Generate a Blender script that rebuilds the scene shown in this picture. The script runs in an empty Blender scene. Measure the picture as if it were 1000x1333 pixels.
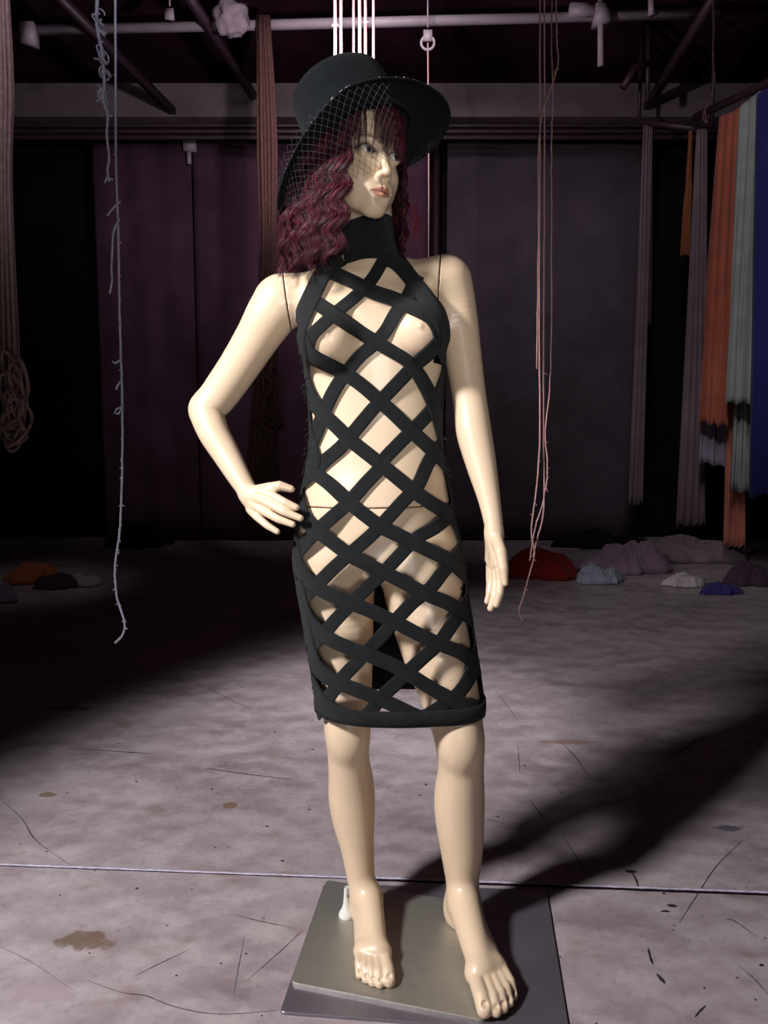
import bpy, bmesh, math, random
import numpy as np
from mathutils import Vector, Matrix
from mathutils.bvhtree import BVHTree
random.seed(7); rng = np.random.default_rng(7)
sc = bpy.context.scene
COL = sc.collection
# ------------------------------------------------------------------ camera
CZ, PITCH, F = 1.05, math.radians(6), 1000.0
cp, sp = math.cos(PITCH), math.sin(PITCH)
cam = bpy.data.objects.new('camera', bpy.data.cameras.new('camera')); COL.objects.link(cam)
cam.location = (0, 0, CZ); cam.rotation_euler = (math.radians(90)-PITCH, 0, 0)
cam.data.sensor_width = 36; cam.data.lens = 36*F/1333.0; cam.data.clip_start = 0.05
sc.camera = cam
# ------------------------------------------------------------------ light
sc.view_settings.view_transform = 'Standard'; sc.view_settings.look = 'None'
sc.view_settings.exposure = 0.0; sc.view_settings.gamma = 1.0
w = bpy.data.worlds.new('world'); sc.world = w; w.use_nodes = True
w.node_tree.nodes['Background'].inputs[0].default_value = (0.46, 0.26, 0.36, 1)
w.node_tree.nodes['Background'].inputs[1].default_value = 0.018
def light(name, kind, loc, target, energy, color, size=0.3, angle=60, blend=0.5):
    l = bpy.data.lights.new(name, kind); o = bpy.data.objects.new(name, l); COL.objects.link(o)
    o.location = loc; l.energy = energy; l.color = color
    d = Vector(target)-Vector(loc); o.rotation_euler = d.to_track_quat('-Z', 'Y').to_euler()
    if kind == 'SPOT': l.spot_size = math.radians(angle); l.spot_blend = blend; l.shadow_soft_size = size
    elif kind == 'AREA': l.size = size; l.shape = 'DISK'
    else: l.shadow_soft_size = size
    return o
light('key_spot', 'SPOT', (-1.9, 0.05, 2.42), (-0.04, 1.60, 0.53), 530, (1.0, 0.965, 0.95), 0.20, 53, 0.5)
light('front_fill', 'SPOT', (0.35, -1.6, 0.85), (0.0, 1.6, 1.36), 180, (1.0, 0.95, 0.90), 0.6, 33, 0.8)
light('floor_spot', 'SPOT', (0.0, 3.0, 4.0), (0.05, 2.85, 0.0), 320, (1.0, 0.94, 0.97), 0.12, 27, 1.0)
light('top_lamp', 'SPOT', (-0.24, 4.0, 2.9), (-0.3, 5.0, 4.2), 90, (1.0, 0.84, 0.94), 0.05, 150, 0.4)
light('backdrop_fill', 'SPOT', (0.0, 4.3, 4.0), (0.0, 7.35, 2.45), 110, (1.0, 0.86, 0.95), 0.2, 84, 1.0)  # added wash that lifts the dim backdrop, no known fixture
light('pile_fill', 'SPOT', (1.2, 3.0, 3.9), (2.1, 6.1, 0.25), 75, (1.0, 0.92, 0.95), 0.2, 36, 1.0)  # added only to brighten the heaps at right
light('left_pile_fill', 'SPOT', (-1.2, 2.6, 4.0), (-2.45, 5.15, 0.1), 60, (1.0, 0.92, 0.95), 0.2, 20, 1.0)  # extra spot put in so the left heaps show
light('side_lamp', 'SPOT', (0.6, 2.0, 3.6), (2.8, 6.2, 2.1), 190, (1.0, 0.95, 0.98), 0.3, 46, 0.9)
light('rope_lamp', 'SPOT', (-0.5, 0.9, 3.0), (-1.3, 3.4, 2.7), 90, (0.9, 0.86, 1.0), 0.3, 46, 0.9)
# ------------------------------------------------------------------ helpers
def P(px, py, Y):
    a, b = (px-500)/F, (py-666.5)/F
    d = Vector((a, cp-b*sp, -sp-b*cp)); t = Y/d.y
    return Vector((0, 0, CZ)) + d*t
def G(px, py, z=0.0):
    a, b = (px-500)/F, (py-666.5)/F
    d = Vector((a, cp-b*sp, -sp-b*cp)); t = (z-CZ)/d.z
    return Vector((0, 0, CZ)) + d*t
def AD(p): return p[1]*cp + (CZ-p[2])*sp          # distance along the lens axis
def PR(px, py, Y, r):
    p = P(px, py, Y); return np.array(p), r*AD(p)/F
def tag(o, label=None, cat=None, group=None, kind=None):
    if label: o['label'] = label
    if cat: o['category'] = cat
    if group: o['group'] = group
    if kind: o['kind'] = kind
    return o
def empty(name, loc, label, cat, group=None):
    o = bpy.data.objects.new(name, None); COL.objects.link(o); o.location = loc; o.empty_display_size = .05
    return tag(o, label, cat, group)
def mesh(name, verts, faces, mats, parent=None, smooth=True, midx=None):
    me = bpy.data.meshes.new(name); me.from_pydata([tuple(v) for v in verts], [], [tuple(f) for f in faces])
    if not isinstance(mats, (list, tuple)): mats = [mats]
    for m in mats: me.materials.append(m)
    me.polygons.foreach_set('use_smooth', [smooth]*len(me.polygons))
    if midx is not None: me.polygons.foreach_set('material_index', midx)
    me.update()
    o = bpy.data.objects.new(name, me); COL.objects.link(o)
    if parent:
        o.parent = parent; o.location = -Vector(parent.location)
    return o
def mesh_np(name, V, Q, mat, parent=None):
    me = bpy.data.meshes.new(name); n = Q.shape[1]
    me.vertices.add(len(V)); me.vertices.foreach_set('co', V.astype(np.float32).ravel())
    me.loops.add(Q.size); me.loops.foreach_set('vertex_index', Q.astype(np.int32).ravel())
    me.polygons.add(len(Q)); me.polygons.foreach_set('loop_start', np.arange(0, Q.size, n, dtype=np.int32))
    me.polygons.foreach_set('use_smooth', np.ones(len(Q), dtype=bool))
    me.update(calc_edges=True); me.validate()
    me.materials.append(mat)
    o = bpy.data.objects.new(name, me); COL.objects.link(o)
    if parent: o.parent = parent; o.location = -Vector(parent.location)
    return o
class MB:
    def __init__(s): s.v = []; s.f = []
    def box(s, a, b):
        n = len(s.v); (x0, y0, z0), (x1, y1, z1) = a, b
        s.v += [(x0,y0,z0),(x1,y0,z0),(x1,y1,z0),(x0,y1,z0),(x0,y0,z1),(x1,y0,z1),(x1,y1,z1),(x0,y1,z1)]
        s.f += [tuple(n+i for i in q) for q in ((0,3,2,1),(4,5,6,7),(0,1,5,4),(1,2,6,5),(2,3,7,6),(3,0,4,7))]
    def tube(s, pts, r, seg=6, flat=1.0):
        pts = [Vector(p) for p in pts]; n0 = len(s.v); N = len(pts)
        rs = r if hasattr(r, '__len__') else [r]*N
        up = None
        for i, p in enumerate(pts):
            t = (pts[min(i+1, N-1)]-pts[max(i-1, 0)])
            if t.length < 1e-9: t = Vector((0, 0, 1))
            t.normalize()
            if up is None: up = t.orthogonal().normalized()
            up = (up - t*up.dot(t)); up = up.normalized() if up.length > 1e-6 else t.orthogonal().normalized()
            b = t.cross(up)
            for k in range(seg):
                a = 2*math.pi*k/seg
                s.v.append(tuple(p + up*(math.cos(a)*rs[i]) + b*(math.sin(a)*rs[i]*flat)))
        for i in range(N-1):
            for k in range(seg):
                a, b = n0+i*seg+k, n0+i*seg+(k+1) % seg
                s.f.append((a, b, b+seg, a+seg))
        s.f.append(tuple(n0+k for k in range(seg))[::-1]); s.f.append(tuple(n0+(N-1)*seg+k for k in range(seg)))
    def grid(s, rows, closed=False):
        n0 = len(s.v); m = len(rows[0])
        for r in rows: s.v += [tuple(p) for p in r]
        for i in range(len(rows)-1):
            for k in range(m if closed else m-1):
                a, b = n0+i*m+k, n0+i*m+(k+1) % m
                s.f.append((a, b, b+m, a+m))
    def build(s, name, mat, parent=None, smooth=True): return mesh(name, s.v, s.f, mat, parent, smooth)
def spline(pts, n=8):
    """Catmull-Rom through points (tuples of any length)."""
    P_ = [np.array(p, float) for p in pts]; P_ = [2*P_[0]-P_[1]] + P_ + [2*P_[-1]-P_[-2]]
    out = []
    for i in range(1, len(P_)-2):
        a, b, c, d = P_[i-1:i+3]
        for k in range(n):
            t = k/n
            out.append(.5*((2*b)+(-a+c)*t+(2*a-5*b+4*c-d)*t*t+(-a+3*b-3*c+d)*t**3))
    out.append(P_[-2]); return out
# ------------------------------------------------------------------ materials
def srgb(r, g, b):
    f = lambda c: (c/255/12.92 if c <= 10 else ((c/255+.055)/1.055)**2.4)
    return (f(r), f(g), f(b), 1)
def mat(name, col, rough=.6, spec=.5, metal=0, noise=0, nscale=20, bump=0, bscale=200, col2=None, coat=0, sss=0, stretch=None, sheen=0):
    m = bpy.data.materials.new(name); m.use_nodes = True; nt = m.node_tree; b = nt.nodes['Principled BSDF']
    b.inputs['Base Color'].default_value = col; b.inputs['Roughness'].default_value = rough
    b.inputs['Specular IOR Level'].default_value = spec; b.inputs['Metallic'].default_value = metal
    b.inputs['Coat Weight'].default_value = coat; b.inputs['Coat Roughness'].default_value = .12
    b.inputs['Sheen Weight'].default_value = sheen
    if sss: b.inputs['Subsurface Weight'].default_value = sss; b.inputs['Subsurface Radius'].default_value = (.02, .01, .006)
    tc = nt.nodes.new('ShaderNodeTexCoord'); mp = nt.nodes.new('ShaderNodeMapping'); nt.links.new(tc.outputs['Object'], mp.inputs[0])
    if stretch: mp.inputs['Scale'].default_value = stretch
    if noise or col2:
        n = nt.nodes.new('ShaderNodeTexNoise'); n.inputs['Scale'].default_value = nscale; n.inputs['Detail'].default_value = 5
        nt.links.new(mp.outputs[0], n.inputs['Vector'])
        mx = nt.nodes.new('ShaderNodeMix'); mx.data_type = 'RGBA'
        c2 = col2 or tuple(c*(1-noise) for c in col[:3])+(1,)
        mr = nt.nodes.new('ShaderNodeMapRange'); mr.inputs[1].default_value = .35; mr.inputs[2].default_value = .65
        nt.links.new(n.outputs[0], mr.inputs[0]); nt.links.new(mr.outputs[0], mx.inputs['Factor'])
        mx.inputs['A'].default_value = col; mx.inputs['B'].default_value = c2
        nt.links.new(mx.outputs['Result'], b.inputs['Base Color'])
    if bump:
        n2 = nt.nodes.new('ShaderNodeTexNoise'); n2.inputs['Scale'].default_value = bscale; n2.inputs['Detail'].default_value = 3
        nt.links.new(mp.outputs[0], n2.inputs['Vector'])
        bp = nt.nodes.new('ShaderNodeBump'); bp.inputs['Strength'].default_value = bump; bp.inputs['Distance'].default_value = .01
        nt.links.new(n2.outputs[0], bp.inputs['Height']); nt.links.new(bp.outputs[0], b.inputs['Normal'])
    return m
M = {}
M['skin'] = mat('mannequin_skin', srgb(225, 200, 172), .40, .5, coat=.18)
M['black'] = mat('black_elastic', srgb(30, 33, 36), .85, .2, noise=.35, nscale=60, bump=.5, bscale=900, sheen=.05)
M['felt'] = mat('hat_felt', srgb(15, 20, 25), .9, .15, noise=.25, nscale=25, bump=.4, bscale=700, sheen=.04)
M['net'] = mat('veil_net', srgb(48, 52, 56), .6, .4)
M['bead'] = mat('glass_bead', srgb(215, 200, 205), .15, .8)
M['hair'] = mat('burgundy_hair', srgb(84, 28, 44), .46, .4, noise=.5, nscale=60, col2=srgb(48, 16, 28))
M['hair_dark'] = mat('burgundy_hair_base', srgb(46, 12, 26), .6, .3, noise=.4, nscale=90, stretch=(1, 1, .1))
M['hair_red_lit'] = mat('red_lit_hair', srgb(128, 26, 40), .4, .5)  # red light on the wisps, put into the base colour
M['steel'] = mat('brushed_steel', srgb(186, 184, 176), .46, .5, metal=.8, noise=.12, nscale=40, stretch=(1, 14, 1), bump=.12, bscale=90)
M['darkglass'] = mat('glossy_steel_plate', srgb(150, 144, 156), .38, .5, metal=.75, noise=.15, nscale=9)
M['white_plastic'] = mat('white_plastic', srgb(225, 228, 226), .35, .5)
M['eyewhite'] = mat('eye_white', srgb(205, 200, 192), .15, .6, coat=.5)
M['iris'] = mat('iris', srgb(92, 84, 86), .15, .6, coat=.5, noise=.4, nscale=400)
M['pupil'] = mat('pupil', srgb(10, 10, 12), .1, .6, coat=.5)
M['seam'] = mat('seam_dark', srgb(90, 66, 46), .8)
# skin mat with painted lips / brows through an attribute
def face_mat():
    m = M['skin'].copy(); m.name = 'painted_face'; nt = m.node_tree; b = nt.nodes['Principled BSDF']
    at = nt.nodes.new('ShaderNodeAttribute'); at.attribute_name = 'paint'
    nt.links.new(at.outputs['Color'], b.inputs['Base Color']); b.inputs['Roughness'].default_value = .42; b.inputs['Coat Weight'].default_value = .12
    return m
M['face'] = face_mat()
# ------------------------------------------------------------------ implicit surfaces
def smin(a, b, k):
    h = np.clip(.5+.5*(b-a)/k, 0, 1); return b*(1-h)+a*h-k*h*(1-h)
def smax(a, b, k): return -smin(-a, -b, k)
def cone(p, a, b, ra, rb, flat=None):
    a = np.asarray(a, float); b = np.asarray(b, float); ab = b-a; q = p-a
    t = np.clip(q@ab/max(ab@ab, 1e-12), 0, 1); d = q-t[:, None]*ab
    if flat is not None:                       # flat = (direction, factor): squeeze along a direction
        n, s = flat; n = np.asarray(n, float); n = n/np.linalg.norm(n); c = d@n; d = d+np.outer(c*(1/s-1), n)
    return np.sqrt((d*d).sum(1))-(ra+(rb-ra)*t)
def ell(p, c, r, R=None):
    q = p-np.asarray(c, float)
    if R is not None: q = q@R
    r = np.asarray(r, float); k0 = np.sqrt(((q/r)**2).sum(1)); k1 = np.sqrt(((q/(r*r))**2).sum(1))
    return k0*(k0-1)/np.maximum(k1, 1e-6)
def chain(p, nodes, k=.012, flat=None):
    f = None
    for (a, ra), (b, rb) in zip(nodes[:-1], nodes[1:]):
        g = cone(p, a, b, ra, rb, flat); f = g if f is None else np.minimum(f, g)
    return f
def dense(nodes, n=6):
    """smooth a chain of (px, py, r, Y) and turn it into 3D nodes"""
    return [PR(q[0], q[1], q[3], q[2]) for q in spline(nodes, n)]
def surface(fn, lo, hi, h, pad=2):
    lo = np.array(lo)-pad*h; n = (np.ceil((np.array(hi)+pad*h-lo)/h/4).astype(int))*4+1
    c = 4; cn = (n-1)//c+1
    gx, gy, gz = [lo[i]+np.arange(cn[i])*h*c for i in range(3)]
    X, Y, Z = np.meshgrid(gx, gy, gz, indexing='ij')
    co = evalf(fn, np.stack([X.ravel(), Y.ravel(), Z.ravel()], 1)).reshape(cn)
    near = np.abs(co) < h*c*3.2
    cells = near[:-1, :-1, :-1].copy()
    for i in (0, 1):
        for j in (0, 1):
            for k in (0, 1): cells |= near[i:cn[0]-1+i, j:cn[1]-1+j, k:cn[2]-1+k]
    vals = np.repeat(np.repeat(np.repeat(co, c, 0), c, 1), c, 2)[:n[0], :n[1], :n[2]].astype(np.float32)
    am = np.zeros(n, bool)
    up = np.repeat(np.repeat(np.repeat(cells, c, 0), c, 1), c, 2)
    am[:-1, :-1, :-1] |= up
    for a in range(3):
        s1 = [slice(None)]*3; s0 = [slice(None)]*3; s1[a] = slice(1, None); s0[a] = slice(None, -1)
        am[tuple(s1)] |= am[tuple(s0)]
    I = np.argwhere(am); vals[am] = evalf(fn, lo+I*h)
    s = vals < 0
    cs = np.zeros(np.array(n)-1, np.int8)
    for i in (0, 1):
        for j in (0, 1):
            for k in (0, 1): cs += s[i:n[0]-1+i, j:n[1]-1+j, k:n[2]-1+k]
    C = np.argwhere((cs > 0) & (cs < 8)); acc = np.zeros((len(C), 3)); cnt = np.zeros(len(C))
    for ax in range(3):
        o1, o2 = [a for a in range(3) if a != ax]
        for u in (0, 1):
            for v in (0, 1):
                A = C.copy(); A[:, o1] += u; A[:, o2] += v; B = A.copy(); B[:, ax] += 1
                va = vals[A[:, 0], A[:, 1], A[:, 2]]; vb = vals[B[:, 0], B[:, 1], B[:, 2]]
                m = (va < 0) != (vb < 0); t = np.where(m, va/np.where(m, va-vb, 1), 0)
                pt = A.astype(float); pt[:, ax] += t
                acc[m] += pt[m]; cnt[m] += 1
    V = lo+acc/cnt[:, None]*h
    idx = -np.ones(np.array(n)-1, np.int64); idx[C[:, 0], C[:, 1], C[:, 2]] = np.arange(len(C))
    Q = []
    for ax in range(3):
        o1, o2 = [(1, 2), (2, 0), (0, 1)][ax]
        sl0 = [slice(1, -1)]*3; sl1 = [slice(1, -1)]*3; sl0[ax] = slice(0, -1); sl1[ax] = slice(1, None)
        a = s[tuple(sl0)]; b = s[tuple(sl1)]; E = np.argwhere(a != b)
        neg = a[E[:, 0], E[:, 1], E[:, 2]]
        E = E.copy(); E[:, o1] += 1; E[:, o2] += 1
        def cell(d1, d2):
            q = E.copy(); q[:, o1] += d1; q[:, o2] += d2; return idx[q[:, 0], q[:, 1], q[:, 2]]
        q = np.stack([cell(-1, -1), cell(0, -1), cell(0, 0), cell(-1, 0)], 1)
        q[~neg] = q[~neg][:, ::-1]; Q.append(q)
    Q = np.concatenate(Q); Q = Q[(Q >= 0).all(1)]
    e = h*.3
    for it in range(2):
        f = evalf(fn, V); g = np.stack([evalf(fn, V+np.eye(3)[a]*e)-evalf(fn, V-np.eye(3)[a]*e) for a in range(3)], 1)/(2*e)
        g2 = np.maximum((g*g).sum(1), .25); d = -(f/g2)[:, None]*g
        ln = np.linalg.norm(d, axis=1); d *= np.minimum(1, h*.45/np.maximum(ln, 1e-9))[:, None]
        V = V+d
    return V, Q
def evalf(fn, p):
    out = np.empty(len(p))
    for i in range(0, len(p), 400000): out[i:i+400000] = fn(p[i:i+400000])
    return out
# ------------------------------------------------------------------ mannequin fields
def section_loft(rows, ex=2.0):
    """rows: (py, pxL, pxR, half depth, centre Y)"""
    R = []
    for q in spline(rows, 10):
        py, l, r, b, cy = q
        pc = P((l+r)/2, py, cy); s = AD(pc)/F
        R.append((pc.z, pc.x, (r-l)/2*s, b, cy))
    R.sort(); R = np.array(R); zz = np.linspace(R[0, 0], R[-1, 0], 500)
    T = [np.interp(zz, R[:, 0], R[:, i]) for i in (1, 2, 3, 4)]
    ker = np.hanning(31); ker /= ker.sum()
    T = [np.convolve(np.pad(t, 15, 'edge'), ker, 'valid') for t in T]
    def f(p):
        cx, a, b, cy = [np.interp(p[:, 2], zz, t) for t in T]
        dx, dy = p[:, 0]-cx, p[:, 1]-cy
        if ex != 2.0:
            k = (np.abs(dx/a)**ex+np.abs(dy/b)**ex)**(1/ex); return (k-1)*np.minimum(a, b)
        k0 = np.sqrt((dx/a)**2+(dy/b)**2); k1 = np.sqrt((dx/a**2)**2+(dy/b**2)**2)
        return k0*(k0-1)/np.maximum(k1, 1e-6)
    f.zlo, f.zhi, f.tab, f.zz = R[0, 0], R[-1, 0], T, zz
    return f
torso_rows = [(352, 418, 548, .050, 1.585), (375, 392, 569, .064, 1.58), (400, 391, 573, .078, 1.57), (430, 393, 576, .086, 1.57), (470, 399, 576, .088, 1.57),
    (520, 404, 574, .080, 1.57), (560, 406, 573, .076, 1.565), (600, 403, 576, .080, 1.56), (640, 396, 583, .088, 1.56),
    (680, 390, 589, .096, 1.56), (720, 388, 594, .100, 1.56), (760, 391, 600, .098, 1.56)]
LT = section_loft(torso_rows)
zTop = P(480, 352, 1.58).z; zBot = P(490, 757, 1.50).z
def B3(p): return np.array(p)
br1, br2 = B3(P(430, 440, 1.497)), B3(P(543, 430, 1.497))
neck = [PR(480, 278, 1.560, 32), PR(481, 305, 1.572, 32), PR(483, 335, 1.58, 36), PR(484, 352, 1.585, 44)]
shL, shR = B3(P(372, 392, 1.585)), B3(P(575, 372, 1.585))
def f_torso(p):
    f = LT(p); f = smax(f, p[:, 2]-zTop, .05); f = smax(f, zBot-p[:, 2], .03)
    f = smin(f, cone(p, neck[3][0]+[0, .01, -.01], shL+[0, 0, .012], .036, .036), .035)
    f = smin(f, cone(p, neck[3][0]+[0, .01, -.01], shR+[0, 0, .012], .036, .036), .035)
    for c, s in ((br1, -1), (br2, 1)):
        f = smin(f, ell(p, c, (.050, .050, .050)), .022)
        f = smin(f, cone(p, c+[s*.004, -.0485, .002], c+[s*.004, -.0490, .002], .002, .002), .009)
        f = smin(f, cone(p, c+[s*.01, .015, -.005], c+[s*.02, .045, .09], .042, .02), .03)   # pectoral fold
    # collar bones, belly, navel, seat
    cl = B3(P(486, 362, 1.545))
    f = smin(f, cone(p, cl+[.012, -.0, 0], cl+[.12, .012, .022], .005, .006), .02)
    f = smin(f, cone(p, cl+[-.012, -.0, 0], cl+[-.12, .012, .005], .005, .006), .02)
    f = smin(f, ell(p, P(497, 660, 1.52), (.085, .052, .075)), .04)
    nv = B3(P(499, 600, 1.478)); f = smax(f, -ell(p, nv, (.0045, .010, .009)), .008)
    for s in (-1, 1): f = smin(f, ell(p, (P(492, 720, 1.62).x+s*.065, 1.625, P(492, 720, 1.62).z), (.072, .060, .075)), .03)
    n = np.minimum(cone(p, neck[0][0], neck[1][0], neck[0][1], neck[1][1]), cone(p, neck[1][0], neck[2][0], neck[1][1], neck[2][1]))
    n = np.minimum(n, cone(p, neck[2][0], neck[3][0], neck[2][1], neck[3][1]))
    return smin(f, n, .03)
legL = dense([(440, 730, 50, 1.565), (443, 780, 44, 1.557), (449, 850, 36.5, 1.545), (452, 900, 32, 1.54), (452, 940, 29.5, 1.535), (453, 965, 28, 1.535),
    (454, 987, 27, 1.545), (457, 1020, 28.5, 1.56), (459, 1048, 28, 1.565), (466, 1108, 21, 1.56), (471, 1150, 17.6, 1.556), (476, 1172, 16.5, 1.556), (476, 1184, 17, 1.557)], 8)
legR = dense([(546, 730, 53, 1.558), (553, 780, 50, 1.548), (568, 845, 45, 1.53), (583, 895, 39, 1.515), (594, 940, 34, 1.503), (599, 970, 31.5, 1.50),
    (600, 1004, 30, 1.51), (598, 1046, 31.5, 1.525), (601, 1100, 28, 1.532), (602, 1145, 21.5, 1.535), (603, 1175, 18.5, 1.535), (601, 1190, 18.5, 1.537)], 8)
PT = .013      # top of the stand plates
def foot_field(heel, toe, inner):
    heel = np.array([heel[0], heel[1], 0]); toe = np.array([toe[0], toe[1], 0]); fw = toe-heel; L = np.linalg.norm(fw); fw /= L
    rt = np.array([-fw[1], fw[0], 0])*(-1)      # to the image right when fw faces the lens? fixed below
    if rt[0] < 0: rt = -rt
    s = L/.235
    def W(f_, r_, z): return heel+fw*(f_*s)+rt*(r_*s*inner)+np.array([0, 0, PT+z*s])
    toes = [(.0175, .185, .2360, .0112), (.0020, .188, .2350, .0084), (-.0098, .184, .2290, .0079), (-.0205, .178, .2200, .0074), (-.0300, .168, .2080, .0072)]
    def f(p):
        g = cone(p, W(.028, 0, .028), W(.045, 0, .040), .026*s, .023*s)
        g = smin(g, cone(p, W(.055, .001, .045), W(.160, .004, .021), .026*s, .0185*s), .014)
        g = smin(g, cone(p, W(.03, -.006, .018), W(.15, -.018, .014), .022*s, .016*s), .02)
        g = smin(g, cone(p, W(.168, .012, .0165), W(.160, -.018, .013), .0160*s, .0125*s), .022)
        for r_, a, b, rr in toes:
            m = .5*(a+b)
            t = np.minimum(cone(p, W(a-.02, r_*.9, .017), W(m, r_, .0165), rr*.95*s, rr*s), cone(p, W(m, r_, .0165), W(b-rr, r_*1.0, rr*.8), rr*s, rr*.95*s))
            g = smin(g, t, .0045)
            nail = ell(p, W(b-rr*.5, r_, rr*1.75), (rr*.62*s, rr*.7*s, rr*.35*s)); g = smax(g, -nail, .0015)
        return g
    return f
tL, tR = G(494, 1290, PT), G(650, 1328, PT)
fL = foot_field((-.040, 1.592), (tL.x, tL.y), 1)
fR = foot_field((.158, 1.568), (tR.x, tR.y), -1)
def f_leg(p, nodes, ff, knee, kr, calf):
    f = chain(p, nodes)
    f = smin(f, ell(p, knee, kr), .045)
    f = smin(f, ell(p, calf, (.038, .040, .10)), .03)
    return smin(f, masked(p, p[:, 2] < .24, ff), .026)
kL, kR = B3(P(454, 955, 1.508)), B3(P(601, 968, 1.466))
cL, cR = B3(P(458, 1035, 1.585)), B3(P(598, 1040, 1.54))
def masked(p, m, fn, d=.3):
    o = np.full(len(p), d)
    if m.any(): o[m] = fn(p[m])
    return o
def f_body(p):
    f = masked(p, p[:, 2] > .60, f_torso)
    def legs(q):
        l = f_leg(q, legL, fL, kL, (.025, .018, .032), cL); r = f_leg(q, legR, fR, kR, (.026, .019, .034), cR); return smin(l, r, .006)
    f = smin(f, masked(p, p[:, 2] < .98, legs), .035)
    return smax(f, PT-p[:, 2], .002)
# arms -------------------------------------------------------------
armL = dense([(362, 396, 33, 1.588), (352, 412, 32, 1.59), (336, 438, 28.5, 1.60), (312, 476, 26, 1.615), (287, 512, 24.5, 1.625), (271, 534, 22.5, 1.622),
    (277, 560, 20.5, 1.605), (294, 590, 18, 1.585), (311, 620, 15, 1.56), (322, 638, 13, 1.545), (327, 646, 12.5, 1.535)], 5)
armR = dense([(582, 367, 32, 1.588), (588, 390, 30.5, 1.588), (596, 425, 27, 1.585), (603, 465, 24, 1.58), (609, 505, 22.5, 1.575), (613, 533, 22.5, 1.568),
    (617, 562, 23, 1.556), (626, 602, 20, 1.535), (637, 650, 14.5, 1.505), (643, 684, 12, 1.485), (644, 697, 12, 1.482)], 5)
def C(px, py, Y, r): return PR(px, py, Y, r)
def seg(p, *n, k=.0): return chain(p, list(n))
handL_f = [  # index, middle, ring, little: base, knuckle, joint, tip
    [C(340, 641, 1.512, 6.6), C(352, 644, 1.500, 6.0), C(371, 654, 1.478, 5.4), C(385.5, 660.5, 1.474, 4.4)],
    [C(334, 648, 1.514, 6.6), C(346, 653, 1.498, 6.2), C(370, 666, 1.473, 5.5), C(391, 674.5, 1.468, 4.4)],
    [C(330, 656, 1.520, 6.3), C(341, 664, 1.502, 5.9), C(363, 676, 1.480, 5.2), C(381, 682.5, 1.474, 4.2)],
    [C(326, 663, 1.530, 6.0), C(334, 672, 1.512, 5.4), C(348, 684, 1.495, 4.8), C(361, 692, 1.488, 3.9)]]
thumbL = [C(328, 640, 1.53, 7.5), C(348, 636, 1.515, 7.6), C(364, 632.5, 1.505, 6.6), C(379, 636.5, 1.505, 4.7)]
def f_armL(p):
    f = chain(p, armL)
    f = smin(f, ell(p, B3(P(262, 533, 1.64)), (.02, .02, .022)), .03)
    for q in ([C(324, 643, 1.540, 8), C(344, 646, 1.514, 7.5)], [C(324, 643, 1.540, 8.5), C(338, 656, 1.516, 7.8)],
              [C(321, 645, 1.545, 8), C(332, 666, 1.522, 7.2)]):
        f = smin(f, seg(p, *q), .012)
    for fg in handL_f: f = smin(f, seg(p, *fg), .0035)
    f = smin(f, seg(p, *thumbL), .008)
    return f
handR_f = [
    [C(651, 742, 1.448, 6.4), C(652, 755, 1.444, 6.0), C(650.5, 772, 1.436, 5.4), C(646, 787, 1.436, 4.3)],
    [C(646.5, 744, 1.462, 6.0), C(646, 758, 1.458, 5.7), C(643.5, 778, 1.448, 5.2), C(638.5, 792, 1.446, 4.2)],
    [C(641.5, 741, 1.480, 5.8), C(640.5, 755, 1.478, 5.4), C(638, 772, 1.468, 4.9), C(634.5, 783, 1.466, 4.0)],
    [C(638, 737, 1.500, 5.2), C(637.5, 749, 1.500, 4.8), C(637.5, 761, 1.494, 4.4), C(636, 772, 1.492, 3.7)]]
thumbR = [C(646, 698, 1.474, 7.5), C(652, 718, 1.438, 8.3), C(655.5, 740, 1.425, 6.6), C(657.5, 759, 1.422, 4.2)]
def f_armR(p):
    f = chain(p, armR)
    for q in ([C(644, 692, 1.482, 8), C(651, 734, 1.452, 8.4)], [C(643, 692, 1.484, 8.4), C(646, 736, 1.468, 8.2)],
              [C(642, 692, 1.487, 8.2), C(641, 732, 1.49, 7.6)], [C(641, 693, 1.490, 7.6), C(638, 728, 1.505, 6.8)]):
        f = smin(f, seg(p, *q), .010)
    for fg in handR_f: f = smin(f, seg(p, *fg), .003)
    f = smin(f, seg(p, *thumbR), .005)
    return f
# shoulder cut planes (through the seams, facing outwards)
def plane_from(a, b, c, out):
    a, b, c = [np.array(x) for x in (a, b, c)]; n = np.cross(b-a, c-a); n /= np.linalg.norm(n)
    if n@np.array(out) < 0: n = -n
    return lambda p: (p-a)@n
plL = plane_from(P(369, 358, 1.58), P(379, 430, 1.56), P(371, 362, 1.66), (-1, 0, 0))
plR = plane_from(P(573.5, 332, 1.58), P(569.5, 400, 1.55), P(573, 335, 1.66), (1, 0, 0))
GAP = .0011
def shoulder_blend(p, A, jnt):
    d = np.linalg.norm(p-np.array(jnt), axis=1); w_ = np.clip((.17-d)/.10, 0, 1); w_ = w_*w_*(3-2*w_)
    T = masked(p, d < .24, f_torso, 1.0)+(1-w_)*.035+(d > .2)*1.0
    return smin(A, T, .032)
jL, jR = P(372, 400, 1.585), P(573, 380, 1.585)
def piece_armL(p): return np.maximum(shoulder_blend(p, f_armL(p), jL), GAP-plL(p))
def piece_armR(p): return np.maximum(shoulder_blend(p, f_armR(p), jR), GAP-plR(p))
def f_full_upper(p):
    f = f_body(p)
    for A, j in ((f_armL, jL), (f_armR, jR)):
        d = np.linalg.norm(p-np.array(j), axis=1); near = d < .14
        if near.any():
            g = f.copy(); g[near] = smin(f[near], A(p[near]), .032); f = g
    return f
zW = P(490, 661, 1.47).z      # waist seam
def waist(p): return p[:, 2]-zW-(p[:, 0]-.0)*.02
zN = P(480, 326, 1.56).z; zA = P(480, 475, 1.57).z
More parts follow.
